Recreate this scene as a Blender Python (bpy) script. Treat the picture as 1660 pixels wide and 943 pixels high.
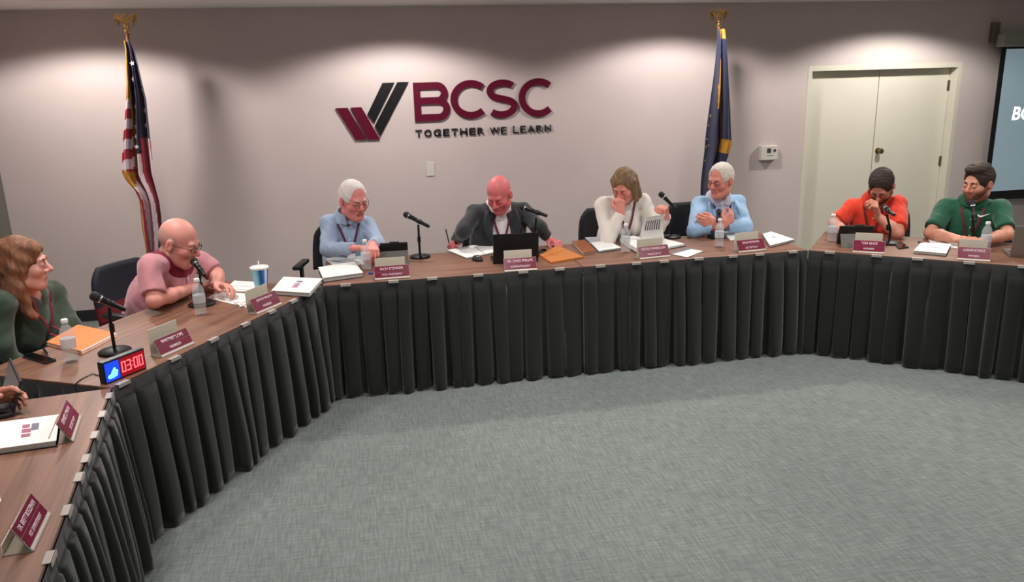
import bpy, bmesh, math, random
import numpy as np
from mathutils import Vector, Matrix

for o in list(bpy.data.objects):
    bpy.data.objects.remove(o, do_unlink=True)
scene = bpy.context.scene
COL = scene.collection
R = math.radians
rnd = random.Random(7)

# ------------------------------------------------------------------ camera
cam_d = bpy.data.cameras.new('camera')
cam_d.sensor_width = 36.0
cam_d.lens = 36.0 * 1285.0 / 1660.0
cam_d.clip_start = 0.05
cam_o = bpy.data.objects.new('camera', cam_d)
COL.objects.link(cam_o)
def aim_camera(height=1.95, yaw=-11.0, pitch=15.0, roll=1.6):
    y, p, r = R(yaw), R(pitch), R(roll)
    fw = Vector((-math.sin(y) * math.cos(p), math.cos(y) * math.cos(p), -math.sin(p)))
    rt = Vector((math.cos(y), math.sin(y), 0))
    up = rt.cross(fw)
    rx = rt * math.cos(r) - up * math.sin(r)
    ux = rt * math.sin(r) + up * math.cos(r)
    m = Matrix((rx, ux, -fw)).transposed().to_4x4()
    m.translation = (0, 0, height)
    cam_o.matrix_world = m
aim_camera()
scene.camera = cam_o

# ------------------------------------------------------------------ world, exposure
world = bpy.data.worlds.new('world')
scene.world = world
world.use_nodes = True
wn = world.node_tree.nodes['Background']
wn.inputs[0].default_value = (0.9, 0.93, 1.0, 1)
wn.inputs[1].default_value = 0.05
vs = scene.view_settings
vs.view_transform = 'Standard'
vs.look = 'None'
vs.exposure = 0.0
vs.gamma = 1.0
vs.use_curve_mapping = False
# lamp strengths (W); every lamp is built inside its ceiling fixture further down
WASH_W = 136.0
ROOM_W = 17.0

# ------------------------------------------------------------------ helpers
def lin(c):
    out = []
    for v in c[:3]:
        v = v / 255.0
        out.append(v / 12.92 if v <= 0.04045 else ((v + 0.055) / 1.055) ** 2.4)
    return (*out, 1.0)

MATS = {}
def mat(name, col, rough=0.6, metal=0.0, var=0.0, vscale=20.0, bump=0.0, bscale=60.0, spec=0.5,
        trans=0.0, ior=1.45, alpha=1.0, emit=None, estr=0.0, stretch=(1, 1, 1), coat=0.0, sheen=0.0, attr=None):
    if name in MATS:
        return MATS[name]
    m = bpy.data.materials.new(name)
    m.use_nodes = True
    nt = m.node_tree
    b = nt.nodes['Principled BSDF']
    I = b.inputs
    I['Base Color'].default_value = lin(col)
    I['Roughness'].default_value = rough
    I['Metallic'].default_value = metal
    I['Specular IOR Level'].default_value = spec
    I['Transmission Weight'].default_value = trans
    I['IOR'].default_value = ior
    I['Alpha'].default_value = alpha
    I['Coat Weight'].default_value = coat
    I['Sheen Weight'].default_value = sheen
    if emit is not None:
        I['Emission Color'].default_value = lin(emit)
        I['Emission Strength'].default_value = estr
    src = None
    if attr:
        a = nt.nodes.new('ShaderNodeAttribute')
        a.attribute_name = attr
        src = a.outputs['Color']
        nt.links.new(src, I['Base Color'])
    if var > 0 or bump > 0:
        tc = nt.nodes.new('ShaderNodeTexCoord')
        mp = nt.nodes.new('ShaderNodeMapping')
        mp.inputs['Scale'].default_value = stretch
        nt.links.new(tc.outputs['Object'], mp.inputs['Vector'])
    if var > 0:
        n = nt.nodes.new('ShaderNodeTexNoise')
        n.inputs['Scale'].default_value = vscale
        n.inputs['Detail'].default_value = 3.0
        nt.links.new(mp.outputs['Vector'], n.inputs['Vector'])
        mr = nt.nodes.new('ShaderNodeMapRange')
        mr.inputs['From Min'].default_value = 0.3
        mr.inputs['From Max'].default_value = 0.7
        mr.inputs['To Min'].default_value = 1 - var
        mr.inputs['To Max'].default_value = 1 + var
        nt.links.new(n.outputs['Fac'], mr.inputs['Value'])
        mx = nt.nodes.new('ShaderNodeMix')
        mx.data_type = 'RGBA'
        mx.blend_type = 'MULTIPLY'
        mx.inputs['Factor'].default_value = 1.0
        if src is not None:
            nt.links.new(src, mx.inputs['A'])
        else:
            mx.inputs['A'].default_value = lin(col)
        nt.links.new(mr.outputs['Result'], mx.inputs['B'])
        nt.links.new(mx.outputs['Result'], I['Base Color'])
    if bump > 0:
        n2 = nt.nodes.new('ShaderNodeTexNoise')
        n2.inputs['Scale'].default_value = bscale
        n2.inputs['Detail'].default_value = 2.0
        nt.links.new(mp.outputs['Vector'], n2.inputs['Vector'])
        bp = nt.nodes.new('ShaderNodeBump')
        bp.inputs['Strength'].default_value = bump
        bp.inputs['Distance'].default_value = 0.004
        nt.links.new(n2.outputs['Fac'], bp.inputs['Height'])
        nt.links.new(bp.outputs['Normal'], I['Normal'])
    MATS[name] = m
    return m

class MB:
    """collects faces, builds one mesh object"""
    def __init__(s):
        s.v = []; s.f = []; s.mi = []
    def add(s, vs_, fs, mi=0):
        k = len(s.v)
        s.v += [tuple(p) for p in vs_]
        for f in fs:
            s.f.append(tuple(i + k for i in f)); s.mi.append(mi)
        return s
    def box(s, x0, x1, y0, y1, z0, z1, mi=0, M=None):
        p = [Vector((x, y, z)) for z in (z0, z1) for y in (y0, y1) for x in (x0, x1)]
        if M is not None: p = [M @ q for q in p]
        return s.add(p, [(0, 2, 3, 1), (4, 5, 7, 6), (0, 1, 5, 4), (2, 6, 7, 3), (0, 4, 6, 2), (1, 3, 7, 5)], mi)
    def rbox(s, x0, x1, y0, y1, z0, z1, r, mi=0, M=None, seg=2):
        bm = bmesh.new()
        bmesh.ops.create_cube(bm, size=1)
        for v in bm.verts:
            v.co = Vector(((x0 + x1) / 2 + v.co.x * (x1 - x0), (y0 + y1) / 2 + v.co.y * (y1 - y0), (z0 + z1) / 2 + v.co.z * (z1 - z0)))
        bmesh.ops.bevel(bm, geom=list(bm.edges), offset=r, segments=seg, profile=0.5, affect='EDGES')
        bm.verts.index_update()
        p = [(M @ v.co) if M is not None else v.co.copy() for v in bm.verts]
        s.add(p, [[v.index for v in f.verts] for f in bm.faces], mi)
        bm.free()
        return s
    def prism(s, poly, z0, z1, M=None, mi=0):
        n = len(poly)
        p = [Vector((x, y, z0)) for x, y in poly] + [Vector((x, y, z1)) for x, y in poly]
        if M is not None: p = [M @ q for q in p]
        fs = [tuple(range(n - 1, -1, -1)), tuple(range(n, 2 * n))]
        fs += [(i, (i + 1) % n, n + (i + 1) % n, n + i) for i in range(n)]
        return s.add(p, fs, mi)
    def lathe(s, prof, p0=(0, 0, 0), axis=(0, 0, 1), seg=20, mi=0):
        a = Vector(axis).normalized()
        t = Vector((1, 0, 0)) if abs(a.x) < 0.9 else Vector((0, 1, 0))
        e1 = a.cross(t).normalized(); e2 = a.cross(e1)
        p0 = Vector(p0); vs_ = []; fs = []
        for r, h in prof:
            for k in range(seg):
                an = 2 * math.pi * k / seg
                vs_.append(p0 + a * h + (e1 * math.cos(an) + e2 * math.sin(an)) * max(r, 1e-5))
        for i in range(len(prof) - 1):
            for k in range(seg):
                k2 = (k + 1) % seg
                fs.append((i * seg + k, i * seg + k2, (i + 1) * seg + k2, (i + 1) * seg + k))
        fs.append(tuple(range(seg - 1, -1, -1)))
        fs.append(tuple((len(prof) - 1) * seg + k for k in range(seg)))
        return s.add(vs_, fs, mi)
    def tube(s, pts, r, seg=8, mi=0):
        pts = [Vector(p) for p in pts]
        n = len(pts); vs_ = []; fs = []
        rr = r if isinstance(r, (list, tuple)) else [r] * n
        prev = None
        for i in range(n):
            d = (pts[min(i + 1, n - 1)] - pts[max(i - 1, 0)]).normalized()
            if prev is None:
                t = Vector((0, 0, 1)) if abs(d.z) < 0.9 else Vector((1, 0, 0))
                e1 = d.cross(t).normalized()
            else:
                e1 = (prev - d * prev.dot(d)).normalized()
            prev = e1
            e2 = d.cross(e1)
            for k in range(seg):
                a = 2 * math.pi * k / seg
                vs_.append(pts[i] + (e1 * math.cos(a) + e2 * math.sin(a)) * rr[i])
        for i in range(n - 1):
            for k in range(seg):
                k2 = (k + 1) % seg
                fs.append((i * seg + k, i * seg + k2, (i + 1) * seg + k2, (i + 1) * seg + k))
        fs.append(tuple(range(seg - 1, -1, -1)))
        fs.append(tuple((n - 1) * seg + k for k in range(seg)))
        return s.add(vs_, fs, mi)
    def strip(s, pts, w, t, wdir, mi=0):
        """flat ribbon of width w, thickness t along pts; wdir = direction of its width (one or per point)"""
        pts = [Vector(p) for p in pts]; n = len(pts); vs_ = []; fs = []
        for i in range(n):
            d = (pts[min(i + 1, n - 1)] - pts[max(i - 1, 0)]).normalized()
            wd = Vector(wdir[i] if isinstance(wdir, list) else wdir)
            wd = (wd - d * wd.dot(d)).normalized()
            nn = d.cross(wd)
            for a, b in ((-1, -1), (1, -1), (1, 1), (-1, 1)):
                vs_.append(pts[i] + wd * (a * w / 2) + nn * (b * t / 2))
        for i in range(n - 1):
            for k in range(4):
                k2 = (k + 1) % 4
                fs.append((i * 4 + k, i * 4 + k2, (i + 1) * 4 + k2, (i + 1) * 4 + k))
        fs.append((3, 2, 1, 0)); fs.append(tuple((n - 1) * 4 + k for k in range(4)))
        return s.add(vs_, fs, mi)
    def build(s, name, mats, parent=None, smooth=False, auto=None):
        me = bpy.data.meshes.new(name)
        me.from_pydata(s.v, [], s.f)
        if not isinstance(mats, (list, tuple)): mats = [mats]
        for m in mats: me.materials.append(m)
        if len(mats) > 1:
            me.polygons.foreach_set('material_index', s.mi)
        bm = bmesh.new(); bm.from_mesh(me)
        bmesh.ops.recalc_face_normals(bm, faces=bm.faces)
        if smooth:
            for f in bm.faces: f.smooth = True
            if auto:
                for e in bm.edges:
                    if len(e.link_faces) == 2 and e.calc_face_angle(0) > R(auto): e.smooth = False
        bm.to_mesh(me); bm.free()
        return link(name, me, parent)

def link(name, me, parent=None):
    o = bpy.data.objects.new(name, me)
    COL.objects.link(o)
    if parent is not None: o.parent = parent
    return o

def thing(name, label, cat, loc=(0, 0, 0), rz=0.0, group=None):
    o = bpy.data.objects.new(name, None)
    o.empty_display_size = 0.1
    COL.objects.link(o)
    o.location = loc; o.rotation_euler = (0, 0, rz)
    return tag(o, label, cat, group)

def tag(o, label, cat, group=None):
    o['label'] = label; o['category'] = cat
    if group: o['group'] = group
    return o

def structure(o, label=None):
    o['kind'] = 'structure'
    if label: o['label'] = label
    return o

TXT = {}
def text_mesh(txt, size, extrude=0.0, offset=0.0, mname=None):
    key = (txt, size, extrude, offset)
    if key in TXT: return TXT[key]
    cu = bpy.data.curves.new('txt', 'FONT')
    cu.body = txt; cu.size = size; cu.extrude = extrude; cu.offset = offset
    cu.align_x = 'CENTER'; cu.align_y = 'CENTER'
    cu.resolution_u = 4
    o = bpy.data.objects.new('txt', cu)
    COL.objects.link(o)
    dg = bpy.context.evaluated_depsgraph_get()
    me = bpy.data.meshes.new_from_object(o.evaluated_get(dg))
    bpy.data.objects.remove(o, do_unlink=True)
    bpy.data.curves.remove(cu)
    TXT[key] = me
    return me

def lettering(name, txt, width, height, M, m, parent, extrude=0.0004, offset=0.0):
    """text fitted in width x height, placed by matrix M (x right, y up, z out)"""
    me = text_mesh(txt, 1.0, 0.0, offset).copy()
    co = np.empty(len(me.vertices) * 3, 'f'); me.vertices.foreach_get('co', co); co = co.reshape(-1, 3)
    lo, hi = co.min(0), co.max(0)
    sx = width / (hi[0] - lo[0]); sy = height / (hi[1] - lo[1])
    co[:, 0] = (co[:, 0] - (lo[0] + hi[0]) / 2) * sx
    co[:, 1] = (co[:, 1] - (lo[1] + hi[1]) / 2) * sy
    bm = bmesh.new(); bm.from_mesh(me)
    bm.verts.ensure_lookup_table()
    for i, v in enumerate(bm.verts): v.co = Vector(co[i].tolist())
    if extrude > 0:
        r = bmesh.ops.extrude_face_region(bm, geom=list(bm.faces))
        for g in r['geom']:
            if isinstance(g, bmesh.types.BMVert): g.co.z += extrude
        bmesh.ops.recalc_face_normals(bm, faces=bm.faces)
    for v in bm.verts: v.co = M @ v.co
    bm.to_mesh(me); bm.free()
    me.materials.clear(); me.materials.append(m)
    me.name = name
    return link(name, me, parent)

def axes(x, y, z, loc):
    m = Matrix((Vector(x), Vector(y), Vector(z))).transposed().to_4x4()
    m.translation = Vector(loc)
    return m

# ------------------------------------------------------------------ implicit surfaces (for bodies, hair, cloth)
class Field:
    def __init__(s, lo, hi, h):
        s.lo = np.array(lo, float); s.h = h
        s.n = np.maximum(((np.array(hi) - s.lo) / h).astype(int) + 2, 3)
        s.F = np.full(tuple(s.n), 1.0, np.float32)
    def _win(s, lo, hi):
        a = np.clip(np.floor((np.array(lo) - s.lo) / s.h).astype(int), 0, s.n)
        b = np.clip(np.ceil((np.array(hi) - s.lo) / s.h).astype(int) + 1, 0, s.n)
        if (b <= a).any(): return None
        g = [(s.lo[i] + s.h * np.arange(a[i], b[i])).astype(np.float32) for i in range(3)]
        return (slice(a[0], b[0]), slice(a[1], b[1]), slice(a[2], b[2])), g[0][:, None, None], g[1][None, :, None], g[2][None, None, :]
    def _op(s, fn, lo, hi, k, mode):
        w = s._win(np.array(lo) - 1.5 * k - 2 * s.h, np.array(hi) + 1.5 * k + 2 * s.h)
        if w is None: return
        sl, X, Y, Z = w
        d = fn(X, Y, Z).astype(np.float32); a = s.F[sl]
        if mode == 'sub':
            d = -d
            if k > 0:
                hh = np.clip(0.5 - 0.5 * (a - d) / k, 0, 1)
                s.F[sl] = a * (1 - hh) + d * hh + k * hh * (1 - hh)
            else: s.F[sl] = np.maximum(a, d)
        else:
            if k > 0:
                hh = np.clip(0.5 + 0.5 * (a - d) / k, 0, 1)
                s.F[sl] = a * (1 - hh) + d * hh - k * hh * (1 - hh)
            else: s.F[sl] = np.minimum(a, d)
    def cone(s, a, b, r1, r2, k=0.02, flat=None, mode='add', cap=False):
        """round cone a->b; flat=(dir, ratio) squashes it along dir; cap cuts the ends flat"""
        a = np.array(a, float); b = np.array(b, float); ba = b - a; L2 = max(float(ba @ ba), 1e-9); Ln = math.sqrt(L2)
        rm = max(r1, r2)
        def fn(X, Y, Z):
            px, py, pz = X - a[0], Y - a[1], Z - a[2]
            t = (px * ba[0] + py * ba[1] + pz * ba[2]) / L2
            tc = np.clip(t, 0, 1)
            px = px - tc * ba[0]; py = py - tc * ba[1]; pz = pz - tc * ba[2]
            sc = 1.0
            if flat is not None:
                f, q = flat
                cmp = px * f[0] + py * f[1] + pz * f[2]
                e = cmp * (1 / q - 1)
                px = px + f[0] * e; py = py + f[1] * e; pz = pz + f[2] * e
            d = np.sqrt(px * px + py * py + pz * pz) - (r1 + (r2 - r1) * tc)
            if cap: d = np.maximum(d, np.maximum(-t * Ln, (t - 1) * Ln))
            return d
        s._op(fn, np.minimum(a, b) - rm, np.maximum(a, b) + rm, k, mode)
    def ell(s, c, A, r, k=0.02, mode='add'):
        c = np.array(c, float); A = np.array(A, float); r = np.array(r, float)
        def fn(X, Y, Z):
            px, py, pz = X - c[0], Y - c[1], Z - c[2]
            q = [(A[i, 0] * px + A[i, 1] * py + A[i, 2] * pz) / r[i] for i in range(3)]
            k0 = np.sqrt(q[0] ** 2 + q[1] ** 2 + q[2] ** 2) + 1e-6
            k1 = np.sqrt((q[0] / r[0]) ** 2 + (q[1] / r[1]) ** 2 + (q[2] / r[2]) ** 2) + 1e-6
            return k0 * (k0 - 1) / k1
        ext = np.sqrt(((A * r[:, None]) ** 2).sum(0))
        s._op(fn, c - ext, c + ext, k, mode)
    def half(s, p, n, lo=None, hi=None):
        """keep the side of the plane that n points away from"""
        p = np.array(p, float); n = np.array(n, float); n /= np.linalg.norm(n)
        fn = lambda X, Y, Z: -((X - p[0]) * n[0] + (Y - p[1]) * n[1] + (Z - p[2]) * n[2])
        s._op(fn, s.lo if lo is None else lo, (s.lo + s.n * s.h) if hi is None else hi, 0, 'sub')
    def ripple(s, amp, freq, seed=0, dirs=5):
        w = np.random.RandomState(seed)
        g = [(s.lo[i] + s.h * np.arange(s.n[i])).astype(np.float32) for i in range(3)]
        X, Y, Z = g[0][:, None, None], g[1][None, :, None], g[2][None, None, :]
        acc = 0
        for _ in range(dirs):
            d = w.normal(size=3); d /= np.linalg.norm(d); f = freq * w.uniform(.6, 1.5); ph = w.uniform(0, 6.28)
            acc = acc + np.sin(f * (d[0] * X + d[1] * Y + d[2] * Z) + ph)
        s.F += (amp / dirs ** .5 * acc).astype(np.float32)
    def mesh(s):
        F = s.F; h = s.h
        F[0], F[-1], F[:, 0], F[:, -1], F[:, :, 0], F[:, :, -1] = 1, 1, 1, 1, 1, 1
        S = F < 0
        c = [S[:-1, :-1, :-1], S[1:, :-1, :-1], S[:-1, 1:, :-1], S[1:, 1:, :-1], S[:-1, :-1, 1:], S[1:, :-1, 1:], S[:-1, 1:, 1:], S[1:, 1:, 1:]]
        anyy = c[0].copy(); ally = c[0].copy()
        for q in c[1:]:
            anyy |= q; ally &= q
        act = anyy & ~ally
        idx = np.argwhere(act)
        vid = np.full(act.shape, -1, np.int32)
        vid[act] = np.arange(len(idx))
        off = np.array([[i & 1, (i >> 1) & 1, (i >> 2) & 1] for i in range(8)])
        fv = np.stack([F[idx[:, 0] + o[0], idx[:, 1] + o[1], idx[:, 2] + o[2]] for o in off], 1)
        P = np.zeros((len(idx), 3)); N = np.zeros(len(idx))
        for a in range(8):
            for b in range(a + 1, 8):
                if abs(off[a] - off[b]).sum() != 1: continue
                m = (fv[:, a] < 0) != (fv[:, b] < 0)
                den = np.where(m, fv[:, a] - fv[:, b], 1)
                t = fv[:, a] / den
                pos = off[a] + t[:, None] * (off[b] - off[a])
                P += pos * m[:, None]; N += m
        V = s.lo + h * (idx + P / np.maximum(N, 1)[:, None])
        Q = []
        for ax in range(3):
            o1 = [(1, 2), (2, 0), (0, 1)][ax]
            A = [slice(1, -1)] * 3; B = [slice(1, -1)] * 3
            A[ax] = slice(0, -1); B[ax] = slice(1, None)
            s0, s1 = S[tuple(A)], S[tuple(B)]
            for flip, e in ((False, s0 & ~s1), (True, ~s0 & s1)):
                I = np.argwhere(e)
                if not len(I): continue
                base = I.copy()
                for d in range(3):
                    if d != ax: base[:, d] += 1
                u, v = o1
                def at(du, dv):
                    q = base.copy(); q[:, u] -= du; q[:, v] -= dv
                    return vid[q[:, 0], q[:, 1], q[:, 2]]
                quad = np.stack([at(1, 1), at(0, 1), at(0, 0), at(1, 0)], 1)
                if flip: quad = quad[:, ::-1]
                Q.append(quad)
        Q = np.concatenate(Q) if Q else np.zeros((0, 4), int)
        return V, Q

def field_object(name, fld, m, parent, origin, colour=None):
    V, Q = fld.mesh()
    me = bpy.data.meshes.new(name)
    W = (V - np.array(origin)).astype(np.float32)
    me.vertices.add(len(W)); me.vertices.foreach_set('co', W.ravel())
    me.loops.add(Q.size); me.loops.foreach_set('vertex_index', Q.ravel().astype(np.int32))
    me.polygons.add(len(Q))
    me.polygons.foreach_set('loop_start', (np.arange(len(Q)) * 4).astype(np.int32))
    me.polygons.foreach_set('use_smooth', np.ones(len(Q), bool))
    me.update(calc_edges=True)
    me.materials.append(m)
    if colour is not None:
        ca = me.color_attributes.new('tint', 'FLOAT_COLOR', 'POINT')
        ca.data.foreach_set('color', colour(V).astype(np.float32).ravel())
    return link(name, me, parent)

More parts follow.
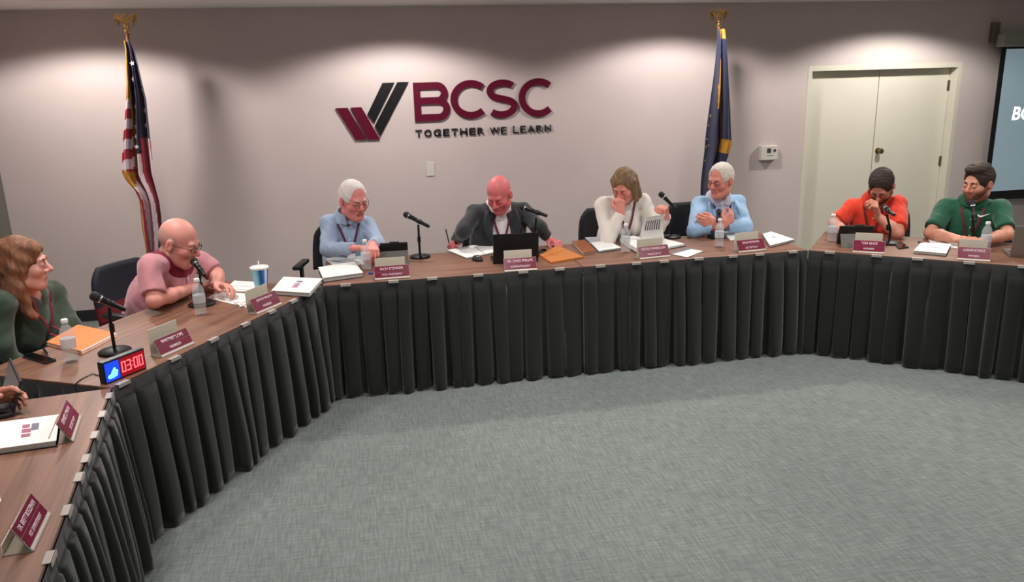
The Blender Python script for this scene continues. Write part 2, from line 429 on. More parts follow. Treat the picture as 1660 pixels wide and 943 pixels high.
# ------------------------------------------------------------------ where things stand (metres)
L = {'frames': {'A': ((-0.836, 1.732), (-0.139, 0.99), (-0.99, -0.139)), 'B': ((-1.07, 3.395), (0.481, 0.877), (-0.877, 0.481)), 'C': ((-0.242, 4.905), (1.0, -0.0), (0.0, 1.0)), 'D': ((3.064, 4.903), (0.762, -0.648), (0.648, 0.762))}, 'quads': {'b_binder': [(-0.491, 5.112, 0.74), (-0.241, 4.984, 0.74), (-0.306, 4.64, 0.74), (-0.537, 4.768, 0.74)], 'b_paper1': [(-0.806, 5.211, 0.74), (-0.668, 5.135, 0.74), (-0.641, 4.874, 0.74), (-0.845, 4.952, 0.74)], 'b_paper2': [(-0.873, 4.946, 0.74), (-0.673, 4.839, 0.74), (-0.639, 4.511, 0.74), (-0.909, 4.81, 0.74)], 'b_tissue': [(-0.742, 4.635, 0.74), (-0.674, 4.669, 0.74), (-0.638, 4.563, 0.74), (-0.707, 4.493, 0.74)], 'b_folder': [(-1.55, 4.099, 0.74), (-1.489, 4.378, 0.74), (-1.237, 4.155, 0.74), (-1.326, 3.891, 0.74)], 'b_phone': [(-1.596, 3.922, 0.74), (-1.572, 3.969, 0.74), (-1.421, 3.83, 0.74), (-1.452, 3.787, 0.74)], 'c_papers': [(-0.249, 5.699, 0.74), (0.002, 5.799, 0.74), (0.021, 5.437, 0.74), (-0.172, 5.403, 0.74)], 'c_binder': [(-0.282, 5.308, 0.74), (-0.042, 5.419, 0.74), (0.013, 5.054, 0.74), (-0.241, 4.984, 0.74)], 'c_note': [(0.624, 5.68, 0.74), (1.013, 5.903, 0.74), (0.989, 5.513, 0.74), (0.725, 5.367, 0.74)], 'c_phone': [(1.236, 5.474, 0.74), (1.322, 5.49, 0.74), (1.312, 5.319, 0.74), (1.219, 5.287, 0.74)], 'c_envelope': [(1.229, 5.283, 0.74), (1.429, 5.545, 0.74), (1.503, 5.131, 0.74), (1.252, 5.036, 0.74)], 'c_brown': [(1.564, 5.641, 0.74), (1.675, 5.675, 0.74), (1.638, 5.274, 0.74), (1.533, 5.224, 0.74)], 'c_grey': [(1.716, 5.812, 0.74), (1.861, 5.8, 0.74), (1.856, 5.589, 0.74), (1.695, 5.572, 0.74)], 'c_pad': [(1.688, 5.574, 0.74), (1.835, 5.596, 0.74), (1.843, 5.323, 0.74), (1.659, 5.267, 0.74)], 'c_openbinder': [(1.908, 5.571, 0.74), (2.196, 5.723, 0.74), (2.323, 5.287, 0.74), (1.905, 5.101, 0.74)], 'c_greyfold': [(2.119, 5.092, 0.74), (2.306, 5.248, 0.74), (2.338, 5.17, 0.74), (2.152, 5.018, 0.74)], 'c_card': [(2.12, 5.05, 0.74), (2.312, 5.165, 0.74), (2.36, 5.075, 0.74), (2.177, 4.929, 0.74)], 'c_papers2': [(2.804, 5.695, 0.74), (3.029, 5.726, 0.74), (2.989, 5.471, 0.74), (2.712, 5.367, 0.74)], 'c_binder2': [(3.007, 5.439, 0.74), (3.115, 5.505, 0.74), (3.121, 5.178, 0.74), (2.85, 5.041, 0.74)], 'd_phone': [(3.731, 4.899, 0.74), (3.802, 4.92, 0.74), (3.732, 4.743, 0.74), (3.643, 4.729, 0.74)], 'd_binder': [(3.858, 4.787, 0.74), (4.021, 4.688, 0.74), (3.78, 4.438, 0.74), (3.644, 4.583, 0.74)], 'd_papers': [(4.061, 4.973, 0.74), (4.187, 4.82, 0.74), (4.019, 4.624, 0.74), (3.932, 4.762, 0.74)], 'a_binder': [(-1.474, 3.054, 0.74), (-1.164, 3.085, 0.74), (-1.095, 2.829, 0.74), (-1.384, 2.798, 0.74)], 'a_paper': [(-1.299, 2.467, 0.74), (-1.164, 2.51, 0.74), (-1.137, 2.457, 0.74), (-1.177, 2.297, 0.74)]}, 'plates': {'b1': ((-0.938, 3.737, 0.74), (-0.827, 3.917, 0.74)), 'b2': ((-0.576, 4.354, 0.74), (-0.459, 4.536, 0.74)), 'c1': ((0.08, 4.942, 0.74), (0.302, 4.946, 0.74)), 'c2': ((0.909, 4.908, 0.74), (1.125, 4.902, 0.74)), 'c3': ((1.858, 4.974, 0.74), (2.084, 5.0, 0.74)), 'c4': ((2.573, 4.961, 0.74), (2.789, 4.983, 0.74)), 'd1': ((3.298, 4.74, 0.74), (3.46, 4.624, 0.74)), 'd2': ((3.779, 4.342, 0.74), (3.927, 4.229, 0.74)), 'a1': ((-1.054, 2.856, 0.74), (-1.095, 3.09, 0.74)), 'a2': ((-0.935, 2.13, 0.74), (-0.957, 2.331, 0.74))}, 'bottles': {'b1': (-1.346, 3.8, 0.74), 'b2': (-0.883, 4.446, 0.74), 'c1': (0.036, 5.261, 0.74), 'c2': (1.842, 5.227, 0.74), 'c3': (2.535, 5.193, 0.74), 'd1': (3.366, 5.094, 0.74), 'd2': (4.113, 4.487, 0.74)}, 'mics': {'b1': ((-1.18, 3.886, 0.74), (-1.176, 3.894, 0.964), (-1.247, 3.889, 1.031), (-1.12, 3.934, 0.933)), 'b2': ((-0.915, 4.66, 0.74), (-0.902, 4.685, 0.941), (-0.95, 4.763, 0.986), (-0.88, 4.642, 0.925)), 'c1': ((0.417, 5.531, 0.74), (0.417, 5.531, 0.98), (0.328, 5.611, 1.047), (0.49, 5.481, 0.964)), 'c2': ((1.221, 5.37, 0.74), (1.231, 5.37, 1.005), (1.138, 5.47, 1.074), (1.299, 5.32, 1.018)), 'c3': ((2.346, 5.619, 0.74), (2.321, 5.619, 0.932), (2.251, 5.639, 1.088), (2.361, 5.599, 0.971)), 'c4': ((2.667, 5.507, 0.74), (2.667, 5.507, 0.878), (2.722, 5.607, 0.929), (2.663, 5.467, 0.875)), 'd1': ((3.7, 4.909, 0.74), (3.673, 4.932, 0.955), (3.699, 5.015, 0.994), (3.679, 4.861, 0.958)), 'd2': ((4.21, 4.712, 0.74), (4.194, 4.726, 0.94), (4.224, 4.779, 1.038), (4.193, 4.701, 0.935))}, 'misc': {'cup': (-0.613, 4.957, 0.74), 'mouse': (0.793, 5.304, 0.74), 'timer': ((-1.099, 3.432, 0.74), (-0.975, 3.605, 0.74)), 'tab_c': ((0.106, 5.332, 0.74), (0.322, 5.32, 0.74)), 'tab_d': ((3.309, 4.886, 0.74), (3.531, 4.81, 0.74)), 'lap_c': ((0.877, 5.139, 0.74), (1.184, 5.117, 0.74)), 'lap_d': ((4.138, 4.3, 0.74), (4.371, 4.166, 0.74)), 'lap_a': ((-1.346, 3.169, 0.74), (-1.5, 3.484, 0.74)), 'page': ((2.01, 5.371, 0.74), (2.193, 5.378, 0.74)), 'pageT': ((1.999, 5.264, 0.976), (2.146, 5.264, 0.989)), 'straw': (-0.613, 4.957, 0.74), 'bluecap': (0.059, 5.127, 0.74), 'orange': ((0.065, 5.483, 0.74), (0.09, 5.495, 0.74)), 'pen_c': ((1.463, 5.675, 0.74), (1.456, 5.559, 0.74)), 'pen_d': ((3.912, 4.882, 0.74), (3.939, 4.827, 0.74)), 'cable': [(-1.13, 3.53, 0.74), (-1.196, 3.587, 0.74), (-1.223, 3.533, 0.74), (-1.237, 3.455, 0.74)], 'pen_b': ((-1.538, 4.015, 0.74), (-1.469, 3.887, 0.74))}, 'bars': [[(-0.11, 7.22, 1.742), (-0.009, 7.22, 1.742), (0.137, 7.22, 1.463), (0.04, 7.22, 1.462)], [(0.02, 7.22, 1.742), (0.111, 7.22, 1.743), (0.253, 7.22, 1.461), (0.149, 7.22, 1.461)], [(0.306, 7.22, 1.942), (0.409, 7.22, 1.943), (0.212, 7.22, 1.604), (0.159, 7.22, 1.683)], [(0.435, 7.22, 1.945), (0.532, 7.22, 1.945), (0.258, 7.22, 1.489), (0.216, 7.22, 1.581)]], 'letters': [('B', (0.57, 7.22, 1.603), (0.888, 7.22, 1.937)), ('C', (0.896, 7.22, 1.61), (1.205, 7.22, 1.947)), ('S', (1.22, 7.22, 1.606), (1.51, 7.22, 1.944)), ('C', (1.519, 7.22, 1.604), (1.824, 7.22, 1.946))], 'words': [('TOGETHER', (0.569, 7.22, 1.467), (1.193, 7.22, 1.535)), ('WE', (1.242, 7.22, 1.465), (1.399, 7.22, 1.539)), ('LEARN', (1.459, 7.22, 1.468), (1.817, 7.22, 1.531))], 'wallpts': {'plate': (0.685, 7.25, 1.175), 'therm': (4.005, 7.25, 1.178), 'doorTL': (4.395, 7.25, 2.005), 'doorTR': (6.114, 7.25, 1.96), 'doorC': (5.235, 7.25, 1.963), 'knob': (5.302, 7.25, 1.14), 'scrTL': (6.397, 7.25, 2.175), 'scrBL': (6.503, 7.25, 0.654), 'scrTR': (7.077, 7.25, 2.198), 'h1': (6.078, 7.25, 1.756), 'h2': (6.071, 7.25, 0.992), 'text': (6.704, 7.25, 1.409), 'textT': (6.682, 7.25, 1.547)}, 'flag1': {'top': (-1.611, 6.8, 2.334), 'low': (-1.689, 6.8, 0.731), 'eag': (-1.59, 6.8, 2.477), 'rows': [((-1.633, 6.8, 2.303), (-1.624, 6.8, 2.303), (-1.584, 6.8, 2.302), 67), ((-1.632, 6.8, 2.244), (-1.619, 6.8, 2.244), (-1.566, 6.8, 2.243), 80), ((-1.649, 6.8, 2.099), (-1.631, 6.8, 2.099), (-1.551, 6.8, 2.097), 112), ((-1.661, 6.8, 1.984), (-1.638, 6.8, 1.984), (-1.54, 6.8, 1.981), 137), ((-1.682, 6.8, 1.878), (-1.644, 6.8, 1.877), (-1.528, 6.8, 1.873), 160), ((-1.711, 6.8, 1.739), (-1.655, 6.8, 1.737), (-1.533, 6.8, 1.732), 190), ((-1.743, 6.8, 1.598), (-1.666, 6.8, 1.595), (-1.539, 6.8, 1.59), 220), ((-1.772, 6.8, 1.455), (-1.677, 6.8, 1.451), (-1.545, 6.8, 1.445), 250), ((-1.795, 6.8, 1.311), (-1.693, 6.8, 1.306), (-1.551, 6.8, 1.299), 280), ((-1.775, 6.8, 1.247), (-1.697, 6.8, 1.243), (-1.546, 6.8, 1.235), 293), ((-1.721, 6.8, 1.17), (-1.698, 6.8, 1.169), (-1.542, 6.8, 1.161), 308), ((-1.696, 6.8, 1.085), (-1.687, 6.8, 1.084), (-1.534, 6.8, 1.076), 325), ((-1.703, 6.8, 0.97), (-1.689, 6.8, 0.969), (-1.536, 6.8, 0.96), 348), ((-1.71, 6.8, 0.85), (-1.696, 6.8, 0.849), (-1.547, 6.8, 0.839), 372), ((-1.704, 6.8, 0.727), (-1.694, 6.8, 0.726), (-1.577, 6.8, 0.718), 396), ((-1.705, 6.8, 0.578), (-1.691, 6.8, 0.577), (-1.602, 6.8, 0.57), 425)]}, 'flag2': {'top': (3.232, 6.8, 2.314), 'low': (3.312, 6.8, 1.173), 'eag': (3.222, 6.8, 2.396), 'rows': [((3.209, 6.8, 2.314), (3.22, 6.8, 2.314), (3.278, 6.8, 2.313), 48), ((3.208, 6.8, 2.201), (3.231, 6.8, 2.2), (3.295, 6.8, 2.199), 70), ((3.202, 6.8, 2.044), (3.226, 6.8, 2.044), (3.314, 6.8, 2.042), 100), ((3.188, 6.8, 1.833), (3.217, 6.8, 1.832), (3.33, 6.8, 1.829), 140), ((3.166, 6.8, 1.646), (3.213, 6.8, 1.645), (3.351, 6.8, 1.64), 175), ((3.144, 6.8, 1.457), (3.275, 6.8, 1.452), (3.366, 6.8, 1.448), 210), ((3.136, 6.8, 1.347), (3.28, 6.8, 1.341), (3.377, 6.8, 1.337), 230), ((3.133, 6.8, 1.265), (3.278, 6.8, 1.258), (3.356, 6.8, 1.255), 245), ((3.12, 6.8, 1.126), (3.272, 6.8, 1.119), (3.302, 6.8, 1.117), 270), ((3.108, 6.8, 0.958), (3.261, 6.8, 0.95), (3.291, 6.8, 0.948), 300), ((3.109, 6.8, 0.787), (3.243, 6.8, 0.779), (3.28, 6.8, 0.777), 330)]}, 'people': {'greenw': {'head': (-1.662, 4.291, 1.117), 'shR': (-1.728, 4.13, 0.96), 'shL': (-1.635, 4.549, 0.9), 'elR': (-1.734, 4.057, 0.77), 'wrR': (-1.675, 4.059, 0.668), 'elL': (-1.551, 4.432, 0.739), 'wrL': (-1.589, 4.279, 0.649), 'fwd': (0.99, 0.107, -0.087), 'roll': 0, 'hs': 1.08, 'hip': (-1.822, 4.416, 0.56), 'n': (-0.877, 0.481, 0.0)}, 'pink': {'head': (-1.024, 4.81, 1.084), 'shR': (-1.159, 4.648, 0.99), 'shL': (-0.979, 5.1, 0.903), 'elR': (-1.133, 4.528, 0.819), 'wrR': (-0.981, 4.905, 0.79), 'elL': (-0.876, 5.038, 0.827), 'wrL': (-0.855, 4.831, 0.81), 'fwd': (0.891, -0.255, -0.375), 'roll': 0, 'hs': 1.12, 'hip': (-1.323, 5.013, 0.56), 'n': (-0.877, 0.481, 0.0)}, 'white': {'head': (-0.016, 5.705, 1.15), 'shR': (-0.202, 5.765, 0.983), 'shL': (0.061, 5.784, 0.945), 'elR': (-0.216, 5.605, 0.827), 'wrR': (-0.036, 5.405, 0.864), 'elL': (0.132, 5.624, 0.835), 'wrL': (0.089, 5.384, 0.885), 'fwd': (0.458, -0.855, -0.242), 'roll': 0, 'hs': 1.12, 'hip': (-0.07, 5.925, 0.56), 'n': (0.0, 1.0, 0.0)}, 'suit': {'head': (1.029, 5.684, 1.135), 'shR': (0.865, 5.784, 0.988), 'shL': (1.222, 5.784, 0.981), 'elR': (0.753, 5.644, 0.89), 'wrR': (0.716, 5.848, 0.78), 'elL': (1.315, 5.644, 0.882), 'wrL': (1.394, 5.663, 0.78), 'fwd': (-0.462, -0.732, -0.5), 'roll': 0, 'hs': 1.08, 'hip': (1.044, 5.924, 0.56), 'n': (0.0, 1.0, 0.0)}, 'sweater': {'head': (1.987, 5.684, 1.152), 'shR': (1.844, 5.764, 0.999), 'shL': (2.174, 5.784, 0.997), 'elR': (1.824, 5.564, 0.77), 'wrR': (1.923, 5.564, 0.969), 'elL': (2.228, 5.604, 0.832), 'wrL': (2.213, 5.404, 0.95), 'fwd': (-0.575, -0.569, -0.588), 'roll': 0, 'hs': 1.01, 'hip': (2.009, 5.924, 0.56), 'n': (0.0, 1.0, 0.0)}, 'blue': {'head': (2.784, 5.723, 1.144), 'shR': (2.659, 5.803, 0.947), 'shL': (2.968, 5.803, 0.944), 'elR': (2.52, 5.583, 0.793), 'wrR': (2.712, 5.503, 0.833), 'elL': (2.937, 5.583, 0.791), 'wrL': (2.661, 5.523, 0.847), 'fwd': (-0.835, -0.523, -0.174), 'roll': 0, 'hs': 1.08, 'hip': (2.814, 5.943, 0.56), 'n': (0.0, 1.0, 0.0)}, 'orange': {'head': (3.828, 5.225, 1.108), 'shR': (3.755, 5.445, 0.918), 'shL': (3.995, 5.24, 0.953), 'elR': (3.593, 5.424, 0.806), 'wrR': (3.436, 4.997, 0.79), 'elL': (3.863, 5.037, 0.782), 'wrL': (3.752, 5.131, 0.901), 'fwd': (-0.534, -0.444, -0.719), 'roll': 0, 'hs': 1.02, 'hip': (3.978, 5.464, 0.56), 'n': (0.648, 0.762, 0.0)}, 'polo': {'head': (4.365, 4.899, 1.137), 'shR': (4.262, 5.066, 0.936), 'shL': (4.519, 4.847, 0.954), 'elR': (4.072, 4.965, 0.782), 'wrR': (4.078, 4.68, 0.79), 'elL': (4.437, 4.654, 0.806), 'wrL': (4.183, 4.598, 0.79), 'fwd': (-0.954, -0.243, -0.174), 'roll': 0, 'hs': 1.06, 'hip': (4.481, 5.063, 0.56), 'n': (0.648, 0.762, 0.0)}}, 'hand9': ((-1.486, 3.223, 0.79), (-1.39, 3.225, 0.82))}
FR = {k: (Vector((*o, 0)), Vector((*u, 0)), Vector((*n, 0))) for k, (o, u, n) in L['frames'].items()}
YW = 7.25          # back wall
XL = -2.88         # left wall
XR = 8.6           # right wall
YB = -3.2          # wall behind the camera
ZC = 2.575         # ceiling
ZT = 0.74          # table tops

# ------------------------------------------------------------------ room
m_wall = mat('wall_paint', (205, 192, 190), 0.75, var=0.02, vscale=3, bump=0.08, bscale=220)
m_ceil = mat('ceiling_paint', (232, 230, 224), 0.9, var=0.03, vscale=40, bump=0.1, bscale=150)
m_base = mat('baseboard_vinyl', (38, 38, 42), 0.5, var=0.05)

def carpet_material():
    m = bpy.data.materials.new('carpet'); m.use_nodes = True
    nt = m.node_tree; b = nt.nodes['Principled BSDF']
    b.inputs['Roughness'].default_value = 0.95
    b.inputs['Specular IOR Level'].default_value = 0.15
    tc = nt.nodes.new('ShaderNodeTexCoord')
    def streak(sx, sy, det, lo, hi):
        mp = nt.nodes.new('ShaderNodeMapping'); mp.inputs['Scale'].default_value = (sx, sy, 1)
        nt.links.new(tc.outputs['Object'], mp.inputs['Vector'])
        n = nt.nodes.new('ShaderNodeTexNoise'); n.inputs['Scale'].default_value = 1.0; n.inputs['Detail'].default_value = det
        nt.links.new(mp.outputs['Vector'], n.inputs['Vector'])
        r = nt.nodes.new('ShaderNodeMapRange')
        r.inputs['From Min'].default_value = 0.28; r.inputs['From Max'].default_value = 0.72
        r.inputs['To Min'].default_value = lo; r.inputs['To Max'].default_value = hi
        nt.links.new(n.outputs['Fac'], r.inputs['Value'])
        return r.outputs['Result']
    a = streak(95, 9, 2.0, 0.82, 1.20)
    c = streak(9, 95, 2.0, 0.84, 1.17)
    d = streak(1.1, 1.1, 2.0, 0.93, 1.07)
    e = streak(240, 240, 1.0, 0.93, 1.07)
    def mul(x, y):
        k = nt.nodes.new('ShaderNodeMath'); k.operation = 'MULTIPLY'
        nt.links.new(x, k.inputs[0]); nt.links.new(y, k.inputs[1]); return k.outputs[0]
    f = mul(mul(a, c), mul(d, e))
    mx = nt.nodes.new('ShaderNodeMix'); mx.data_type = 'RGBA'; mx.blend_type = 'MULTIPLY'
    mx.inputs['Factor'].default_value = 1.0
    mx.inputs['A'].default_value = lin((118, 125, 123))
    nt.links.new(f, mx.inputs['B'])
    nt.links.new(mx.outputs['Result'], b.inputs['Base Color'])
    bp = nt.nodes.new('ShaderNodeBump'); bp.inputs['Strength'].default_value = 0.35; bp.inputs['Distance'].default_value = 0.003
    nt.links.new(f, bp.inputs['Height']); nt.links.new(bp.outputs['Normal'], b.inputs['Normal'])
    return m
structure(MB().box(XL, XR, YB, YW + 0.1, -0.05, 0).build('floor', carpet_material()), 'grey crosshatched office carpet')
structure(MB().box(XL - .1, XR + .1, YB - .1, YW + .1, ZC, ZC + 0.08).build('ceiling', m_ceil), 'off white ceiling')
# back wall with a shallow opening for the double doors
DX0, DX1, DZ = 4.40, 6.10, 1.985
w = MB()
w.box(XL - .1, DX0, YW, YW + .22, 0, ZC); w.box(DX1, XR + .1, YW, YW + .22, 0, ZC); w.box(DX0, DX1, YW, YW + .22, DZ, ZC)
w.box(DX0, DX1, YW + .20, YW + .22, 0, DZ)
structure(w.build('wall_back', m_wall), 'taupe painted wall behind the seated people')
structure(MB().box(XL - .1, XL, YB, YW, 0, ZC).build('wall_left', m_wall), 'taupe painted side wall at the far left edge')
structure(MB().box(XR, XR + .1, YB, YW, 0, ZC).build('wall_right', m_wall), 'taupe painted side wall')
structure(MB().box(XL - .1, XR + .1, YB - .1, YB, 0, ZC).build('wall_rear', m_wall), 'taupe painted wall behind the camera')
bb = MB(); bb.box(XL, DX0 - .06, YW - .012, YW - .001, 0, .10); bb.box(DX1 + .06, XR, YW - .012, YW - .001, 0, .10)
structure(bb.build('baseboard_back', m_base), 'dark vinyl baseboard under the back wall')
structure(MB().box(XL + .001, XL + .012, YB, YW - .013, 0, .10).build('baseboard_left', m_base), 'dark vinyl baseboard under the left wall')

structure(MB().box(XL + .0005, XL + .035, YW - .9, YW - .001, .101, 2.1).build('added_strip_1', mat('corner_shade_grey', (112, 108, 96), .6)), 'dark grey strip added to darken the far left corner')  # added strip, its dark colour stands in for shade on the lamp-lit corner
# double doors
m_door = mat('door_paint', (222, 216, 202), 0.45, var=0.015, vscale=4)
m_frame = mat('door_frame_paint', (216, 210, 196), 0.45, var=0.015, vscale=4)
m_brass = mat('aged_brass', (150, 128, 92), 0.3, 1.0)
m_hinge = mat('hinge_steel', (128, 116, 96), 0.4, 0.8)
door = bpy.data.objects.new('door_1', None); COL.objects.link(door); door.location = ((DX0 + DX1) / 2, YW, 0)
structure(door, 'cream painted pair of closed flush doors in the back wall')
hw = (DX1 - DX0) / 2
for sx, nm in ((-1, 'door_leaf'), (1, 'door_leaf')):
    x0, x1 = sorted((sx * .003, sx * (hw - .045)))
    leaf = MB().rbox(x0, x1, .105, .145, .008, DZ - .05, .003).build(nm, m_door, door)
    for hz in (0.22, 0.99, 1.76):
        h = MB(); xx = sx * (hw - .043)
        h.box(min(xx, xx - sx * .02), max(xx, xx - sx * .02),   .100, .106, hz - .05, hz + .05)
        h.lathe([(.007, -.052), (.007, .052)], (xx, .097, hz), seg=10)
        h.build('hinge', m_hinge, leaf)
    if sx == 1:
        k = MB(); k.lathe([(.03, 0), (.03, .006), (.012, .01), (.011, .032), (.026, .04), (.03, .052), (.026, .064), (.01, .07)], (.055, .105, 1.13), (0, -1, 0), 18)
        k.build('knob', m_brass, leaf, True, 40)
fr = MB()
for sx in (-1, 1):
    x0, x1 = sorted((sx * (hw - .042), sx * (hw + .004)))
    fr.box(x0, x1, -.002, .19, 0, DZ + .004)
fr.box(-hw + .042, hw - .042, -.002, .19, DZ - .047, DZ + .004)
fr.build('door_frame', m_frame, door)

# ------------------------------------------------------------------ ceiling lights (the room's own lamps)
m_trim = mat('downlight_trim', (225, 223, 218), 0.4)
m_lens = mat('downlight_lens', (255, 250, 240), 0.4, emit=(255, 244, 232), estr=5.0)
def downlight(x, y, label, kind, power, colour=(1.0, 0.93, 0.86), group='recessed ceiling downlights', tilt=0.0):
    t = thing('ceiling_light', label, 'light', (x, y, ZC), 0, group)
    MB().lathe([(.075, -.001), (.098, -.001), (.098, -.010), (.075, -.016)], seg=28).build('trim', m_trim, t, True, 40)
    MB().lathe([(.074, -.004), (.074, -.008)], seg=24).build('lens', m_lens, t)
    ld = bpy.data.lights.new('lamp', 'SPOT' if kind == 'wash' else 'AREA')
    ld.energy = power; ld.color = colour
    if kind == 'wash':
        ld.spot_size = R(151); ld.spot_blend = 0.30; ld.shadow_soft_size = 0.08
    else:
        ld.shape = 'DISK'; ld.size = 0.3
        ld.spread = R(150)
    lo = bpy.data.objects.new('lamp', ld); COL.objects.link(lo); lo.parent = t; lo.location = (0, 0, -0.022)
    lo.rotation_euler = (tilt, 0, 0)
wash = [(-1.98, 'leftmost wall washing downlight near the stars and stripes flag'), (.43, 'wall washing downlight above the left part of the wall logo'),
        (2.93, 'wall washing downlight left of the navy flag'), (5.24, 'wall washing downlight above the double doors')]
for x, lb in wash:
    downlight(x, YW - .85, lb, 'wash', WASH_W * (1.2 if x > 4 else 1.0), (1.0, 0.93, 0.87) if x < 4 else (1.0, 0.96, 0.88))
k = 0
for y in (4.5, 3.0, 0.2):
    for x in (-1.3, 1.0, 3.3, 5.6):
        downlight(x, y, 'round recessed downlight in the ceiling over the horseshoe of tables', 'room', ROOM_W, (1.0, 0.95, 0.9), 'downlights over the table horseshoe')
# dark round speaker grille in the ceiling at the right
sp = thing('ceiling_speaker', 'dark round speaker grille in the ceiling above the double doors', 'speaker', (4.85, 6.55, ZC))
MB().lathe([(.10, -.001), (.13, -.001), (.13, -.012), (.10, -.016)], seg=28).build('rim', mat('grille_rim', (70, 62, 58), .5), sp)
MB().lathe([(.101, -.002), (.101, -.010)], seg=28).build('grille', mat('grille_dark', (40, 34, 32), .7, bump=.5, bscale=400), sp)

# ------------------------------------------------------------------ wall logo
m_maroon = mat('sign_maroon', (92, 8, 40), 0.35)
m_charcoal = mat('sign_charcoal', (24, 24, 28), 0.35)
sign = thing('wall_sign', 'raised maroon and charcoal letters with a slanted check mark emblem on the back wall', 'sign', (1.1, YW, 1.45))
OX, OZ = 1.1, 1.45
M_SIGN = lambda: axes((1, 0, 0), (0, 0, 1), (0, -1, 0), (-OX, -.004, -OZ))
for i, poly in enumerate(L['bars']):
    MB().prism([(p[0], p[2]) for p in poly], 0, .016, M_SIGN()).build('emblem_bar', m_maroon if i < 2 else m_charcoal, sign)
def stroke(path, wd, M, closed=False):
    """flat raised bar of width wd following a 2D path"""
    b = MB(); n = len(path); vs_ = []
    for i in range(n):
        if closed: a, c_ = path[(i - 1) % n], path[(i + 1) % n]
        else: a, c_ = path[max(i - 1, 0)], path[min(i + 1, n - 1)]
        d = Vector((c_[0] - a[0], c_[1] - a[1])); d.normalize(); nr = Vector((-d.y, d.x))
        for s_ in (-1, 1):
            for z in (0, .016):
                vs_.append(M @ Vector((path[i][0] + nr.x * s_ * wd / 2, path[i][1] + nr.y * s_ * wd / 2, z)))
    fs = []
    for i in range(n if closed else n - 1):
        a, c_ = i * 4, ((i + 1) % n) * 4
        fs += [(a + 1, a + 3, c_ + 3, c_ + 1), (a, c_, c_ + 2, a + 2), (a, a + 1, c_ + 1, c_), (a + 2, c_ + 2, c_ + 3, a + 3)]
    if not closed: fs += [(0, 2, 3, 1), ((n - 1) * 4, (n - 1) * 4 + 1, (n - 1) * 4 + 3, (n - 1) * 4 + 2)]
    return b.add(vs_, fs)
def arc(cx, cy, rx, ry, a0, a1, n=24):
    return [(cx + rx * math.cos(R(a0 + (a1 - a0) * i / n)), cy + ry * math.sin(R(a0 + (a1 - a0) * i / n))) for i in range(n + 1)]
for ch, lo, hi in L['letters']:
    x0, x1, z0, z1 = lo[0], hi[0], lo[2], hi[2]
    wd = .060; W, H = x1 - x0, z1 - z0
    if ch == 'C':
        rx, ry = W * .50, (H - wd) / 2
        bld = stroke(arc(x0 + wd / 2 + rx, (z0 + z1) / 2, rx, ry, 47, 313, 40), wd, M_SIGN())
    elif ch == 'S':
        cx = (x0 + x1) / 2; rx = (W - wd) / 2; ry = (H - wd) / 4
        zt, zb = z1 - wd / 2 - ry, z0 + wd / 2 + ry
        pth = arc(cx + .005, zt, rx, ry, 38, 200, 20)
        q0 = pth[-1]
        pth2 = arc(cx - .005, zb, rx, ry, 20, -142, 20)
        q1 = pth2[0]
        mid = []
        for i in range(1, 14):
            t = i / 14
            # cubic between the two bowls
            b0, b1, b2, b3 = q0, (q0[0] + .012, q0[1] - .05), (q1[0] - .012, q1[1] + .05), q1
            mid.append(tuple((1 - t) ** 3 * b0[j] + 3 * (1 - t) ** 2 * t * b1[j] + 3 * (1 - t) * t * t * b2[j] + t ** 3 * b3[j] for j in (0, 1)))
        bld = stroke(pth + mid + pth2, wd, M_SIGN())
    else:
        zm = (z0 + z1) / 2 + .008
        def bowl(za, zb, xr):
            r_ = (zb - za - wd) / 2
            return [(x0 + wd / 2, zb - wd / 2)] + arc(xr - wd / 2 - r_, (za + zb) / 2, r_, r_, 90, -90, 18) + [(x0 + wd / 2, za + wd / 2)]
        bld = stroke(bowl(z0, zm + wd / 2, x1), wd, M_SIGN())
        b2 = stroke(bowl(zm - wd / 2, z1, x1 - .015), wd, M_SIGN() @ Matrix.Translation((0, 0, .0006))); bld.add(b2.v, b2.f)
        bld.prism([(x0, z0), (x0 + wd, z0), (x0 + wd, z1), (x0, z1)], 0, .0172, M_SIGN())
    bld.build('letter', m_maroon, sign)
for wname, lo, hi in L['words']:
    x0, x1 = lo[0], hi[0]; z0, z1 = lo[2], lo[2] + .062
    wts = {'I': .5, 'W': 1.45, 'M': 1.3, 'L': .85, 'E': .9, 'T': .95}
    ws = [wts.get(ch, 1.05) for ch in wname]; gap = .32 if len(wname) > 2 else .3
    unit = (x1 - x0) / (sum(ws) + gap * (len(ws) - 1)); x = x0
    for ch, q in zip(wname, ws):
        M = M_SIGN() @ Matrix.Translation((x + q * unit / 2, (z0 + z1) / 2, 0))
        lettering('letter', ch, q * unit, .062, M, m_charcoal, sign, .012, .022 if wname == 'TOGETHER' else .004)
        x += (q + gap) * unit

